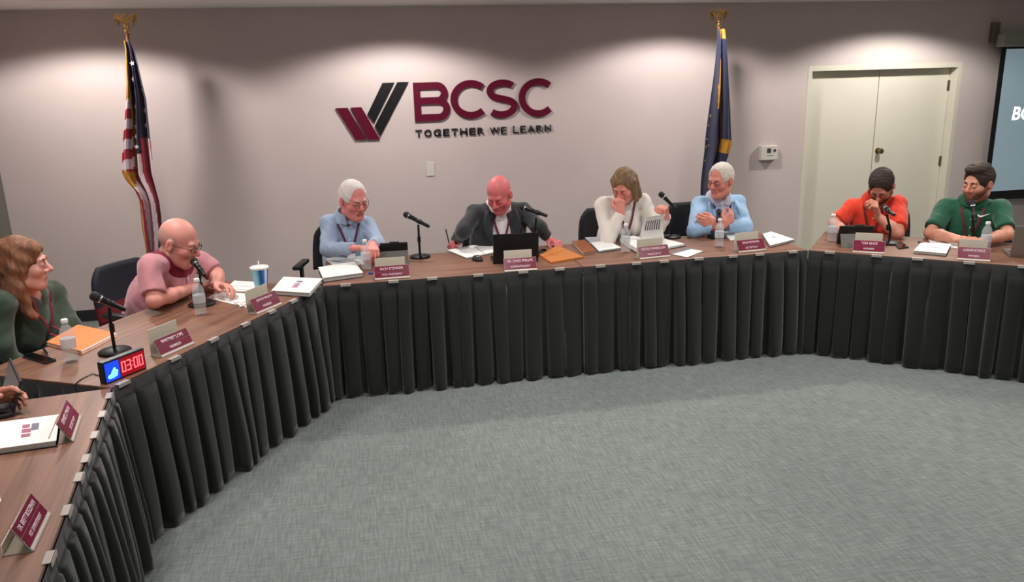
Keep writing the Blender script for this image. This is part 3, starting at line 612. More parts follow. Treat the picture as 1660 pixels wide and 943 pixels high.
# ------------------------------------------------------------------ small wall things
m_plast = mat('white_plastic', (214, 208, 200), 0.4)
p = L['wallpts']['plate']
t = thing('wall_plate', 'blank white switch plate on the wall below the logo', 'wall plate', (p[0], YW, p[2]))
MB().rbox(-.036, .036, -.008, -.0005, -.062, .062, .0035).build('plate', m_plast, t)
for dz in (-.042, .042):
    MB().lathe([(.0045, 0), (.0045, .0012), (.002, .0018)], (0, -.008, dz), (0, -1, 0), 10).build('screw', m_plast, t)
p = L['wallpts']['therm']
t = thing('thermostat', 'boxy white thermostat with dark windows on the wall beside the doors', 'thermostat', (p[0], YW, p[2]))
MB().rbox(-.088, .088, -.06, -.0005, -.07, .07, .006).build('body', m_plast, t)
MB().box(-.03, .012, -.0615, -.060, .0, .045).build('display', mat('lcd_dark', (70, 72, 72), .2), t)
MB().lathe([(.014, 0), (.014, .004), (.010, .006)], (.05, -.060, .022), (0, -1, 0), 14).build('dial', mat('dial_dark', (60, 58, 56), .4), t)
MB().box(-.03, .04, -.0612, -.060, -.03, -.02).build('slot', mat('slot_grey', (150, 146, 140), .5), t)

# projection screen at the right
m_blk = mat('screen_black', (18, 17, 20), .6)
sx0 = L['wallpts']['scrTL'][0] + .03; SW = 2.0; sz0, sz1 = .60, 2.12
scr = thing('projection_screen', 'pull down projection screen with black border at the right edge', 'screen', (sx0, YW - .12, sz0))
MB().box(0, SW, -.003, .003, 0, sz1 - sz0).build('border', m_blk, scr)
MB().box(.055, SW - .055, -.006, -.0035, .075, sz1 - sz0 - .02).build('screen_surface', mat('projected_image', (120, 138, 146), .8, emit=(150, 172, 182), estr=.42, var=.04, vscale=1.5), scr)
MB().rbox(-.03, SW + .03, -.05, .05, sz1 - sz0 + .001, sz1 - sz0 + .13, .012).build('housing', mat('housing_grey', (150, 147, 140), .4), scr)
MB().lathe([(.016, 0), (.016, SW)], (0, 0, -.004), (1, 0, 0), 12).build('bottom_bar', m_blk, scr, True, 40)
MB().box(-.06, .0, .051, .115, sz1 - sz0 + .05, sz1 - sz0 + .24).build('bracket', mat('bracket_grey', (110, 98, 84), .5), scr)
lettering('projected_text', 'BOARD', .62, .14, axes((1, 0, 0), (.12, 0, 1), (0, -1, 0), (.225 + .31, -.0062, .865)), mat('projected_white', (235, 238, 240), .8, emit=(250, 252, 255), estr=.9), scr, .0004, .03)

# ------------------------------------------------------------------ flags
m_gold = mat('gold_metal', (226, 186, 120), .22, 1.0)
m_fringe = mat('gold_fringe', (184, 130, 46), .7, var=.25, vscale=120, bump=.5, bscale=300)
m_pole = mat('flag_pole_wood', (128, 78, 46), .4, var=.1, stretch=(30, 30, 1))
fl_red = mat('flag_red', (156, 14, 40), .55, sheen=.3, bump=.1, bscale=90)
fl_white = mat('flag_white', (214, 196, 204), .55, sheen=.3, bump=.1, bscale=90)
fl_navy = mat('flag_navy', (26, 22, 52), .5, sheen=.3, bump=.1, bscale=90)
fl_blue = mat('state_navy', (20, 26, 62), .5, sheen=.3, bump=.1, bscale=90)
fl_gold = mat('flag_gold_print', (150, 128, 60), .5)

def eagle(t, P, s=1.0):
    f = Field((P[0] - .15 * s, P[1] - .1 * s, P[2] - .12 * s), (P[0] + .15 * s, P[1] + .1 * s, P[2] + .14 * s), .0035)
    at = lambda x, y, z: (P[0] + x * s, P[1] + y * s, P[2] + z * s)
    I3 = np.eye(3)
    f.ell(at(0, 0, -.075), I3, (.022 * s, .022 * s, .022 * s), .004)
    f.cone(at(0, 0, -.1), at(0, 0, -.05), .010 * s, .008 * s, .006)
    f.ell(at(0, 0, -.02), I3, (.022 * s, .02 * s, .04 * s), .012)
    f.ell(at(0, -.018, .035), I3, (.014 * s, .016 * s, .014 * s), .012)
    f.cone(at(0, -.03, .034), at(0, -.045, .026), .006 * s, .002 * s, .004)
    for q in (-1, 1):
        f.cone(at(.015 * q, .005, .0), at(.06 * q, .01, .04), .014 * s, .016 * s, .012, ((0, 1, 0), .5))
        for j, (dx, dz) in enumerate(((.085, .025), (.082, .0), (.07, -.022), (.052, -.038))):
            f.cone(at(.055 * q, .01, .038), at(dx * q, .012, dz), .011 * s, .006 * s, .006, ((0, 1, 0), .5))
        f.cone(at(.008 * q, .01, -.045), at(.014 * q, .018, -.068), .009 * s, .007 * s, .008)
    field_object('eagle_finial', f, m_gold, t, t.location)

def star(r, P, rot=0.0):
    pl = []
    for k in range(10):
        a = math.pi / 2 + rot + k * math.pi / 5
        q = r if k % 2 == 0 else r * .42
        pl.append((q * math.cos(a), q * math.sin(a)))
    return MB().prism(pl, 0, .0015, axes((1, 0, 0), (0, 0, 1), (0, -1, 0), P))

def flag(key, label, colour, mats, folds, amp, seed):
    d = L[key]
    top_, low = Vector(d['top']), Vector(d['low'])
    dr = (low - top_); base = top_ + dr * (top_.z / -dr.z) if dr.z else top_
    base.z = 0
    t = thing('flag_on_stand', label, 'flag', (base.x, base.y, 0), 0)
    org = Vector(t.location)
    pb = Vector((base.x, base.y, .04)); pt = Vector((top_.x, top_.y + .0, top_.z + .03))
    MB().tube([pb - org, pt - org], .0145, 12).build('pole', m_pole, t, True, 40)
    MB().lathe([(.15, 0), (.15, .02), (.12, .04), (.05, .06), (.025, .12), (.02, .14)], (0, 0, 0), seg=28).build('base', m_gold, t, True, 40)
    eagle(t, (top_.x, top_.y, top_.z + .12))
    rows = d['rows']; ys = np.array([r_[3] for r_ in rows], float)
    NR, NC = 90, 56
    yy = np.linspace(ys[0], ys[-1], NR)
    def itp(j, kx): return np.interp(yy, ys, [r_[j][kx] for r_ in rows])
    xl, xg, xr, zz = itp(0, 0), itp(1, 0), itp(2, 0), itp(0, 2)
    zr = itp(2, 2)
    V = []; pos = {}
    for i in range(NR):
        q = i / (NR - 1)
        a = amp * min(1, .25 + 2.2 * q)
        for j in range(NC):
            s_ = j / (NC - 1)
            x = xl[i] + (xr[i] - xl[i]) * s_
            z = zz[i] + (zr[i] - zz[i]) * s_ + .006 * math.sin(s_ * 9 + seed)
            ph = folds * s_ * 2 * math.pi + seed + .8 * math.sin(q * 3 + seed)
            y = top_.y - .045 + a * math.sin(ph) + a * .35 * math.sin(2.3 * ph + 1)
            p_ = Vector((x, y, z)) - org
            V.append(p_); pos[i, j] = p_
    b = MB(); fs = []; mi = []
    for i in range(NR - 1):
        for j in range(NC - 1):
            fs.append((i * NC + j, i * NC + j + 1, (i + 1) * NC + j + 1, (i + 1) * NC + j))
            sg = (xg[i] - xl[i]) / max(xr[i] - xl[i], 1e-4)
            mi.append(colour(yy[i], j / (NC - 1), sg))
    b.v = [tuple(p_) for p_ in V]; b.f = fs; b.mi = mi
    cloth = b.build('cloth', mats, t, True)
    sm = cloth.modifiers.new('thickness', 'SOLIDIFY'); sm.thickness = .003; sm.offset = 0
    return t, cloth, pos, yy, (xl, xg, xr), NR, NC

def us_colour(y, s_, sg):
    if s_ < sg - .02 and y > 158:
        if y > 276: return 3
        return 0 if int((y - 162 + 26 * s_) // 16.5) % 2 else 1
    if y < 158 and s_ <= sg + .04: return 3
    if abs(s_ - sg) < .035 and y < 270: return 3
    if y < 222 or (y < 248 and s_ < sg + .28): return 2
    if y > 276 and y < 330 and s_ < .06: return 3
    q = (s_ - .07 * (y - 240) / 60) * 6.2
    return 0 if int(q + 20) % 2 == 0 else 1
t, cloth, pos, yy, xs, NR, NC = flag('flag1', 'stars and stripes flag with gold fringe hanging from a pole with eagle finial', us_colour, [fl_red, fl_white, fl_navy, m_fringe], 2.4, .045, 1.0)
for y, s_ in ((104, .62), (128, .5), (150, .45), (150, .82), (172, .48), (183, .86), (190, .47), (206, .86), (204, .5), (222, .52), (236, .56)):
    i = int((y - yy[0]) / (yy[-1] - yy[0]) * (NR - 1)); j = int(s_ * (NC - 1)); q = pos[i, j]
    star(.021, (q.x, q.y - .012, q.z), .2).build('star', fl_white, cloth)

def in_colour(y, s_, sg):
    if y < 62 and s_ > .15: return 1
    if y < 172 and abs(s_ - sg) < .06: return 1
    if 224 < y < 246 and s_ > .62: return 1
    return 0
t, cloth, pos, yy, xs, NR, NC = flag('flag2', 'navy blue flag with gold fringe hanging from a pole with eagle finial', in_colour, [fl_blue, m_fringe], 1.8, .05, 2.2)
for y, s_, r_ in ((190, .10, .02), (206, .06, .012), (226, .07, .013), (240, .05, .012), (236, .14, .012), (262, .06, .012)):
    i = int((y - yy[0]) / (yy[-1] - yy[0]) * (NR - 1)); j = int(s_ * (NC - 1)); q = pos[i, j]
    star(r_, (q.x, q.y - .012, q.z)).build('star', fl_gold, cloth)

# ------------------------------------------------------------------ tables with pleated skirts
def wood_material():
    m = bpy.data.materials.new('walnut_laminate'); m.use_nodes = True
    nt = m.node_tree; b = nt.nodes['Principled BSDF']
    b.inputs['Roughness'].default_value = 0.46
    tc = nt.nodes.new('ShaderNodeTexCoord'); mp = nt.nodes.new('ShaderNodeMapping')
    mp.inputs['Scale'].default_value = (1.6, 34, 1)
    nt.links.new(tc.outputs['Object'], mp.inputs['Vector'])
    n = nt.nodes.new('ShaderNodeTexNoise'); n.inputs['Scale'].default_value = 1.0; n.inputs['Detail'].default_value = 5
    n.inputs['Distortion'].default_value = .6
    nt.links.new(mp.outputs['Vector'], n.inputs['Vector'])
    r = nt.nodes.new('ShaderNodeValToRGB')
    r.color_ramp.elements[0].position = .3; r.color_ramp.elements[0].color = lin((104, 68, 54))
    r.color_ramp.elements[1].position = .72; r.color_ramp.elements[1].color = lin((140, 100, 80))
    nt.links.new(n.outputs['Fac'], r.inputs['Fac']); nt.links.new(r.outputs['Color'], b.inputs['Base Color'])
    return m
m_wood = wood_material()
m_edge = mat('table_edge_band', (62, 40, 34), .5)
m_skirt = mat('black_skirt_cloth', (18, 20, 21), .8, bump=.15, bscale=500, sheen=.25)
m_clip = mat('clear_plastic_clip', (214, 206, 200), .3, trans=.4, ior=1.2)
m_leg = mat('table_leg_steel', (40, 40, 42), .4, .6)
TD = .74
def skirt_mesh(length, seed, wrap=0.0):
    """pleated drop cloth: x along the edge, -y outwards"""
    w_ = random.Random(seed)
    xs_ = []; x = 0.0; pl = []
    while x < length:
        wdt = w_.uniform(.085, .135); pl.append((x, min(wdt, length - x), w_.uniform(.6, 1.25), w_.uniform(-.02, .02))); x += wdt
    prof = [(0, -.45), (.035, .35), (.10, .9), (.22, 1), (.45, .90), (.68, .72), (.84, .40), (.92, -.30), (1, -.45)]
    zs = [ZT - .004, ZT - .055, ZT - .068, .62, .52, .40, .28, .16, .06, .012]
    b = MB(); cols = []
    for (x0, wd, am, ln) in pl:
        for a, d_ in prof[:-1]: cols.append((x0 + a * wd, d_ * am, ln, wd))
    cols.append((length, .2, 0, .1))
    vs_ = []; n = len(cols)
    for iz, z in enumerate(zs):
        f = 0.0 if iz < 2 else min(1.0, .22 + .9 * ((ZT - .06 - z) / .68) ** .7)
        for (x_, d_, ln, wd) in cols:
            xx = x_ + ln * f * (1 if 0.02 < x_ < length - .02 else 0)
            y_ = -.010 - .050 * f * d_ - .024 * f + .004 * f * math.sin(x_ * 23 + z * 4)
            vs_.append((xx, y_, z + (.006 * math.sin(x_ * 31 + 1) if iz == len(zs) - 1 else 0)))
    fs = [(i * n + j, i * n + j + 1, (i + 1) * n + j + 1, (i + 1) * n + j) for i in range(len(zs) - 1) for j in range(n - 1)]
    return b.add(vs_, fs)
def table(label, o, u, length, clips, seed, wrap_near=False):
    ang = math.atan2(u.y, u.x)
    t = thing('folding_table', label, 'table', (o.x, o.y, 0), ang, 'skirted tables set in a horseshoe')
    MB().rbox(0, length, 0, TD, ZT - .028, ZT, .003).build('tabletop', m_wood, t)
    MB().box(.001, length - .001, -.0025, -.0003, ZT - .026, ZT - .003).build('edge_band', m_edge, t)
    for lx in (.12, length - .12):
        for ly in (.10, TD - .10):
            lg = MB(); lg.tube([(lx, ly, .0), (lx, ly, ZT - .029)], .016, 10)
            lg.build('leg', m_leg, t, True, 40)
    sk = skirt_mesh(length, seed).build('skirt', m_skirt, t, True)
    sm = sk.modifiers.new('thickness', 'SOLIDIFY'); sm.thickness = .002
    if wrap_near:
        sw = skirt_mesh(.66, seed + 50).build('end_shade_cloth', m_skirt, t, True)  # added black cloth, supplies the dark of the shaded gap under the near end
        sw.rotation_euler = (0, 0, -math.pi / 2); sw.location = (0, .70, 0)
    for c_ in clips:
        cb = MB(); cb.box(c_ - .032, c_ + .032, -.016, .008, ZT + .0003, ZT + .0028)
        cb.box(c_ - .032, c_ + .032, -.0175, -.014, ZT - .012, ZT + .0028)
        cb.build('clip', m_clip, t)
    return t
oA, uA, nA = FR['A']; oB, uB, nB = FR['B']; oC, uC, nC = FR['C']; oD, uD, nD = FR['D']
CLIPS = lambda ln, k, j: [ln * (i + .5) / k + j * math.sin(i * 2.1) for i in range(k)]
table('skirted table nearest the camera along the left edge of the picture', oA, uA, 1.675, [.12, .36, .62, .84, .98, 1.18, 1.38, 1.58], 3)
table('skirted table on the left between the near table and the corner with the cup', oB, uB, 1.715, [.06, .38, .66, .92, 1.16, 1.38, 1.58], 5, True)
table('skirted table under the logo holding the black laptop', oC, uC, 1.672, CLIPS(1.672, 6, .02), 8)
table('skirted table in front of the white sweater and light blue jacket', oC + uC * 1.678, uC, 1.622, CLIPS(1.622, 7, .02), 13)
table('skirted table at the right in front of the orange and green shirts', oD + uD * .004, uD, 1.67, CLIPS(1.67, 6, .02), 21)
# ------------------------------------------------------------------ things on the tables
m_paper = mat('white_paper', (232, 232, 230), .7)
m_page = mat('paper_edge', (205, 203, 198), .8, bump=.3, bscale=400, stretch=(.1, .1, 8))
m_dark = mat('dark_cover', (34, 34, 40), .5)
m_print = mat('print_grey', (150, 150, 156), .8)
m_black = mat('black_plastic', (20, 20, 22), .35)
m_matte = mat('matte_black_metal', (24, 24, 26), .45, .4)
m_mar = mat('plate_maroon', (122, 20, 58), .3)
m_acry = mat('clear_acrylic', (206, 192, 178), .12, trans=.55, ior=1.15)
m_wtext = mat('plate_white_text', (244, 226, 232), .5)
HALF = Vector((0, 0, 1))

def quad_pts(key):
    return [Vector(p) for p in L['quads'][key]]
def shrink(q, k):
    c_ = sum(q, Vector()) / 4
    return [c_ + (p - c_) * k for p in q]
def slab(q, z0, z1, org, name, m, parent):
    b = MB(); v = [Vector((p.x - org.x, p.y - org.y, z0)) for p in q] + [Vector((p.x - org.x, p.y - org.y, z1)) for p in q]
    b.add(v, [(3, 2, 1, 0), (4, 5, 6, 7)] + [(i, (i + 1) % 4, 4 + (i + 1) % 4, 4 + i) for i in range(4)])
    return b.build(name, m, parent)
def bil(q, s, t):
    return q[0] * (1 - s) * (1 - t) + q[1] * s * (1 - t) + q[2] * s * t + q[3] * (1 - s) * t
def sheet(key, label, cat, name='paper_sheet', m=None, lift=0.0, th=.0015, lines=0, group=None):
    q = quad_pts(key); c_ = sum(q, Vector()) / 4
    t = thing(name, label, cat, (c_.x, c_.y, ZT + lift), 0, group)
    s_ = slab(q, .0004, .0004 + th, c_, 'sheet', m or m_paper, t)
    for i in range(lines):
        a = .16 + .68 * i / max(lines - 1, 1); e = .85 if i % 3 else .6
        l4 = [bil(q, .14, a), bil(q, e, a), bil(q, e, a + .018), bil(q, .14, a + .018)]
        slab(l4, .0005 + th, .0008 + th, c_, 'printed_line', m_print, t)
    return t, q, c_
def binder(key, label, thick=.022, cover=None, logo=False, group=None, lift=0.0, paper=True, cat='binder', name='binder'):
    q = quad_pts(key); c_ = sum(q, Vector()) / 4
    t = thing(name, label, cat, (c_.x, c_.y, ZT + lift), 0, group)
    slab(q, .0005, .003, c_, 'back_cover', cover or m_dark, t)
    slab(shrink(q, .95), .003, thick - .003, c_, 'pages', m_page, t)
    if paper: slab(shrink(q, .985), thick - .003, thick, c_, 'front_cover', m_paper, t)
    else: slab(q, thick - .003, thick, c_, 'front_cover', cover or m_dark, t)
    if logo:
        def pt(s, v): return bil(q, s, v)
        for (s0, s1, v0, v1, k) in logo:
            slab([pt(s0, v0), pt(s1, v0), pt(s1, v1), pt(s0, v1)], thick + .0002, thick + .0006, c_, 'printed_logo', mat('faint_maroon_print', (166, 104, 126), .8) if k else mat('faint_grey_print', (120, 120, 130), .8), t)
    return t, q, c_

def nameplate(key, label, l1, l2):
    ch = .03 if key[0] == 'a' else .125
    a, b = (Vector(p) for p in L['plates'][key])
    dx = (b - a); wd = dx.length; dx.normalize(); out = Vector((dx.y, -dx.x, 0))
    c_ = (a + b) / 2; c_.z = ZT
    t = thing('name_plate', label, 'name plate', c_, math.atan2(dx.y, dx.x), 'maroon name plates along the tables')
    up = Vector((0, .45, .9)).normalized(); nrm = Vector((0, -.9, .45)).normalized()
    M = axes((1, 0, 0), up, nrm, (0, .002, .003))
    w = wd / 2
    MB().rbox(-w, w, 0, .088, -.004, 0, .0015, M=M).build('front_plate', m_acry, t)
    MB().rbox(-w, w, -.004, .075, 0, .003, .001).build('foot', m_acry, t)
    MB().box(-w * .86, w * .86, .073, .076, .003, ch, M=Matrix.Translation((-.006, 0, 0))).build('back_card', mat('card_beige', (222, 212, 196), .5), t)
    MB().box(-w + .003, w - .003, .012, .044, .0003, .0022, M=M).build('lower_strip', m_mar, t)
    s2 = MB().box(-w + .003, w - .003, .047, .084, .0003, .0022, M=M).build('upper_strip', m_mar, t)
    MB().box(-w, w, .0, .009, .0003, .003, M=M).build('lip', mat('lip_white', (226, 214, 206), .3), t)
    lettering('lettering', l1, wd * min(.78, .045 * len(l1) + .12), .017, M @ Matrix.Translation((0, .0655, .0024)), m_wtext, t, .0005, .01)
    lettering('lettering', l2, wd * min(.6, .04 * len(l2) + .1), .013, M @ Matrix.Translation((0, .028, .0024)), m_wtext, t, .0005, .006)

nameplate('b1', 'maroon name plate beside the red digit timer', 'WHITNEY LOVE', 'MEMBER')
nameplate('b2', 'maroon name plate in front of the blue paper cup', 'JASON MAJOR', 'MEMBER')
nameplate('c1', 'maroon name plate in front of the grey tablet below the white haired person', 'RICH STENNER', 'VICE PRESIDENT')
nameplate('c2', 'maroon name plate in front of the open black laptop', 'DR. CHAD PHILLIPS', 'SUPERINTENDENT')
nameplate('c3', 'maroon name plate in front of the open binder with the raised page', 'NICOLE WHEELDON', 'PRESIDENT')
nameplate('c4', 'maroon name plate in front of the light blue jacket', 'DALE NOWLIN', 'SECRETARY')
nameplate('d1', 'maroon name plate in front of the tablet of the orange shirt', 'TOM GLICK', 'MEMBER')
nameplate('d2', 'maroon name plate in front of the dark green shirt', 'LOGAN SCHULZ', 'MEMBER')
nameplate('a1', 'slanting maroon name plate at the end of the white binder on the near left table', 'DENISE LYMAN', 'SECRETARY')
nameplate('a2', 'slanting maroon name plate at the lower left corner of the picture', 'DR. BRETT BOEZEMAN', 'ASST. SUPERINTENDENT')

# water bottles
m_pet = mat('clear_bottle', (228, 232, 236), .05, alpha=.27)
m_cap = mat('white_cap', (235, 235, 235), .4)
m_blabel = mat('bottle_label', (214, 220, 226), .35, alpha=.6)
def bottle(key, label):
    p = Vector(L['bottles'][key])
    t = thing('water_bottle', label, 'bottle', (p.x, p.y, ZT), rnd.uniform(0, 3), 'clear water bottles')
    pr = [(.026, .0), (.031, .004), (.032, .02), (.0305, .026), (.032, .034), (.0305, .042), (.032, .05), (.0305, .058), (.032, .066), (.032, .12),
          (.0305, .126), (.032, .134), (.030, .146), (.024, .162), (.016, .176), (.0125, .184), (.0125, .192)]
    MB().lathe(pr, seg=24).build('bottle_body', m_pet, t, True, 60)
    MB().lathe([(.0324, .072), (.0327, .074), (.0327, .114), (.0324, .116)], seg=24).build('wrap_label', m_blabel, t, True, 40)
    MB().lathe([(.0148, .188), (.0152, .190), (.0152, .203), (.013, .206)], seg=20).build('cap', m_cap, t, True, 40)
bottle('b1', 'clear water bottle beside the orange folder and phone')
bottle('b2', 'clear water bottle in front of the pink polo shirt')
bottle('c1', 'clear water bottle between the white binder and the grey tablet')
bottle('c2', 'clear water bottle in front of the white sweater')
bottle('c3', 'clear water bottle in front of the light blue jacket')
bottle('d1', 'clear water bottle at the left end of the right hand table')
bottle('d2', 'clear water bottle in front of the green shirt near the silver laptop')

# table microphones
m_grille = mat('mic_grille', (46, 46, 48), .45, .6, bump=.6, bscale=900)
m_micb = mat('mic_body', (30, 30, 33), .3, .3)
m_silver = mat('mic_ring', (190, 190, 192), .25, 1.0)
def microphone(key, label):
    b, p, h, tl = (Vector(q) for q in L['mics'][key])
    t = thing('table_microphone', label, 'microphone', (b.x, b.y, ZT), 0, 'black microphones on round table stands')
    o = Vector((b.x, b.y, ZT))
    MB().lathe([(.072, .0), (.074, .004), (.074, .010), (.066, .016), (.03, .020), (.014, .024)], seg=32).build('base', m_matte, t, True, 35)
    pt = p - o; d = (h - tl).normalized(); mid = tl - o + d * ((p - tl).dot(d))
    MB().tube([(0, 0, .018), (0, 0, pt.z * .5), pt * .98], [.008, .008, .0075], 12).build('pole', m_matte, t, True, 40)
    MB().lathe([(.011, -.02), (.012, -.018), (.012, .018), (.009, .02)], pt * .5 + Vector((0, 0, .01)), (0, 0, 1), 14).build('pole_collar', m_black, t, True, 40)
    MB().lathe([(.015, -.016), (.0165, -.014), (.0165, .014), (.015, .016)], mid, d, 14).build('clip_holder', m_black, t, True, 40)
    ln = max((h - tl).length, .17)
    st = h - o - d * ln
    bd = MB().lathe([(.006, 0), (.010, .002), (.0115, .01), (.0135, ln * .45), (.0165, ln - .052), (.018, ln - .05)], st, d, 18).build('handle', m_micb, t, True, 40)
    MB().lathe([(.0188, ln - .051), (.0196, ln - .049), (.0196, ln - .044), (.0188, ln - .042)], st, d, 18).build('ring', m_silver, bd, True, 40)
    MB().lathe([(.019, ln - .042), (.0225, ln - .03), (.0225, ln - .016), (.017, ln - .004), (.008, ln)], st, d, 18).build('grille', m_grille, t, True, 50)
microphone('b1', 'black microphone on a round stand beside the red digit timer')
microphone('b2', 'black microphone close to the face of the person in the pink polo')
microphone('c1', 'black microphone on a round stand standing clear against the wall right of the grey tablet')
microphone('c2', 'black microphone behind the open black laptop')
microphone('c3', 'black microphone held high beside the raised printed page')
microphone('c4', 'black microphone behind the bottle in front of the light blue jacket')
microphone('d1', 'black microphone in front of the orange shirt')
microphone('d2', 'black microphone upright in front of the green shirt')

# papers, binders, folders
LOGO = [(.30, .36, .45, .62, 0), (.38, .44, .45, .60, 1), (.46, .52, .45, .60, 1), (.54, .60, .45, .60, 1), (.62, .68, .45, .60, 1)]
binder('b_binder', 'white binder with a small logo reaching over the corner gap beside the blue cup', .028, logo=[(.44, .58, .24, .36, 0), (.44, .58, .42, .50, 1), (.44, .58, .53, .61, 1), (.44, .58, .64, .72, 1)])
sheet('b_paper1', 'white paper lying behind the blue cup', 'paper', lines=3)
sheet('b_paper2', 'white printed paper in front of the clasped hands of the pink polo', 'paper', lines=5)
q = quad_pts('b_tissue'); c_ = sum(q, Vector()) / 4
f = Field((c_.x - .12, c_.y - .12, ZT - .01), (c_.x + .12, c_.y + .12, ZT + .06), .004)
for k_ in range(9):
    a = bil(q, rnd.random(), rnd.random()); e = bil(q, rnd.random(), rnd.random())
    f.cone((a.x, a.y, ZT + .006), (e.x, e.y, ZT + rnd.uniform(.008, .02)), .006, .004, .006)
f.half((0, 0, ZT + .0008), (0, 0, -1))
tt = field_object('crumpled_tissue', f, m_paper, None, (c_.x, c_.y, ZT)); tt.location = (c_.x, c_.y, ZT)
tag(tt, 'crumpled white tissue beside the name plate by the cup', 'tissue')
m_orange = mat('orange_card', (232, 128, 62), .6, var=.04, vscale=8)
q = quad_pts('b_folder'); c_ = sum(q, Vector()) / 4
t = thing('orange_folder', 'bright orange folder with white papers in front of the dark green blouse', 'folder', (c_.x, c_.y, ZT))
slab(q, .0005, .002, c_, 'back_cover', m_orange, t); slab(shrink(q, .97), .002, .016, c_, 'papers', m_paper, t)
slab([q[0], q[1], q[2] * .96 + q[1] * .04, q[3] * .96 + q[0] * .04], .016, .018, c_, 'front_cover', m_orange, t)
m_bplastic = mat('phone_glass', (12, 12, 15), .12)
def phone(key, label, lift=0):
    q = quad_pts(key); c_ = sum(q, Vector()) / 4
    t = thing('phone', label, 'phone', (c_.x, c_.y, ZT + lift))
    slab(q, .0005, .010, c_, 'case', m_dark, t); slab(shrink(q, .93), .010, .0108, c_, 'screen', m_bplastic, t)
phone('b_phone', 'black phone at the near end of the table before the dark green blouse')
phone('c_phone', 'black phone between the laptop and the brown envelope')
phone('d_phone', 'black phone right of the microphone before the orange shirt')
def pen(a, b, label, z=.005, m=m_black):
    a, b = Vector(a), Vector(b); c_ = (a + b) / 2
    t = thing('pen', label, 'pen', (c_.x, c_.y, c_.z))
    d = (b - a); ln = d.length; d.normalize()
    MB().lathe([(.0045, 0), (.005, .004), (.005, ln - .02), (.0045, ln - .016)], a - c_ + Vector((0, 0, z)), d, 10).build('barrel', m, t, True, 40)
    MB().lathe([(.0043, ln - .016), (.0015, ln - .002), (.0008, ln)], a - c_ + Vector((0, 0, z)), d, 10).build('tip', m_silver, t, True, 40)
pen(*L['misc']['pen_b'], 'dark pen lying beside the phone and bottle at the left', .014)
pen(*L['misc']['pen_c'], 'black pen at the fingers of the suit jacket by the envelope')
pen(*L['misc']['pen_d'], 'dark pen left of the papers before the green shirt')
# C table
binder('c_binder', 'white ring binder at the left end of the table before the white haired person', .030)
sheet('c_papers', 'white papers under the arm of the white haired person', 'paper', lines=4)
q = quad_pts('c_note'); c_ = sum(q, Vector()) / 4
t = thing('open_notebook', 'open white notebook under the writing hand of the suit jacket', 'notebook', (c_.x, c_.y, ZT))
slab(q, .0005, .003, c_, 'cover', m_dark, t)
ml, mr_ = (q[0] * .45 + q[1] * .55), (q[3] * .45 + q[2] * .55)
slab(shrink([q[0], ml, mr_, q[3]], .96), .003, .010, c_, 'page', m_paper, t)
slab(shrink([ml, q[1], q[2], mr_], .96), .003, .010, c_, 'page', m_paper, t)
p = Vector(L['misc']['mouse'])
t = thing('computer_mouse', 'small black mouse left of the black laptop', 'mouse', (p.x, p.y, ZT), R(20))
f = Field((-.06, -.08, -.01), (.06, .08, .06), .003)
f.ell((0, 0, .004), np.eye(3), (.032, .056, .034), .01); f.half((0, 0, .001), (0, 0, -1))
field_object('shell', f, m_black, t, (0, 0, 0))
MB().lathe([(.006, -.004), (.007, 0), (.006, .004)], (0, -.032, .030), (1, 0, 0), 12).build('scroll_wheel', m_silver, t, True)
m_env = mat('manila_brown', (186, 112, 52), .6, var=.06, vscale=6)
q = quad_pts('c_envelope'); c_ = sum(q, Vector()) / 4
t = thing('brown_envelope', 'large orange brown envelope lying right of the laptop', 'envelope', (c_.x, c_.y, ZT))
slab(q, .0005, .014, c_, 'pouch', m_env, t)
slab([q[0], q[1], bil(q, 1, .35), bil(q, 0, .35)], .0142, .016, c_, 'flap', m_env, t)
m_lea = mat('brown_leather', (140, 78, 44), .5, var=.1, vscale=30)
binder('c_brown', 'narrow brown leather notebook between the envelope and the pale blue pad', .02, cover=m_lea, paper=False, cat='notebook', name='leather_notebook')
sheet('c_grey', 'grey folder sheet behind the pale blue pad', 'folder', 'grey_folder', mat('grey_card', (178, 182, 190), .6), th=.006)
binder('c_pad', 'pale blue writing pad in front of the elbow of the white sweater', .016, cat='pad', name='writing_pad')
bpy.data.objects['writing_pad'].children[-1].data.materials[0] = mat('pale_blue_paper', (178, 222, 226), .7)
# open binder with raised page
q = quad_pts('c_openbinder'); c_ = sum(q, Vector()) / 4
t = thing('open_binder', 'open black binder of white pages in front of the white sweater', 'binder', (c_.x, c_.y, ZT))
slab(q, .0005, .004, c_, 'cover', m_dark, t)
ml, mr_ = (q[0] * .5 + q[1] * .5), (q[3] * .5 + q[2] * .5)
slab(shrink([q[0], ml, mr_, q[3]], .95), .004, .034, c_, 'page_stack', m_paper, t)
slab(shrink([ml, q[1], q[2], mr_], .95), .004, .018, c_, 'page_stack', m_paper, t)
a, b = (Vector(p_) for p_ in L['misc']['page']); e0, e1 = (Vector(p_) for p_ in L['misc']['pageT'])
a.z += .036; b.z += .036
def pagept(s_, v):
    lo_ = a.lerp(b, s_); hi_ = e0.lerp(e1, s_); pp = lo_.lerp(hi_, v)
    pp.y += .03 * math.sin(v * math.pi) ; return pp - Vector((c_.x, c_.y, ZT))
g = MB(); N_ = 10
g.add([pagept(i / N_, j / N_) for j in range(N_ + 1) for i in range(N_ + 1)], [(j * (N_ + 1) + i, j * (N_ + 1) + i + 1, (j + 1) * (N_ + 1) + i + 1, (j + 1) * (N_ + 1) + i) for j in range(N_) for i in range(N_)])
pg = g.build('raised_page', m_paper, t, True); sm = pg.modifiers.new('thickness', 'SOLIDIFY'); sm.thickness = .0012
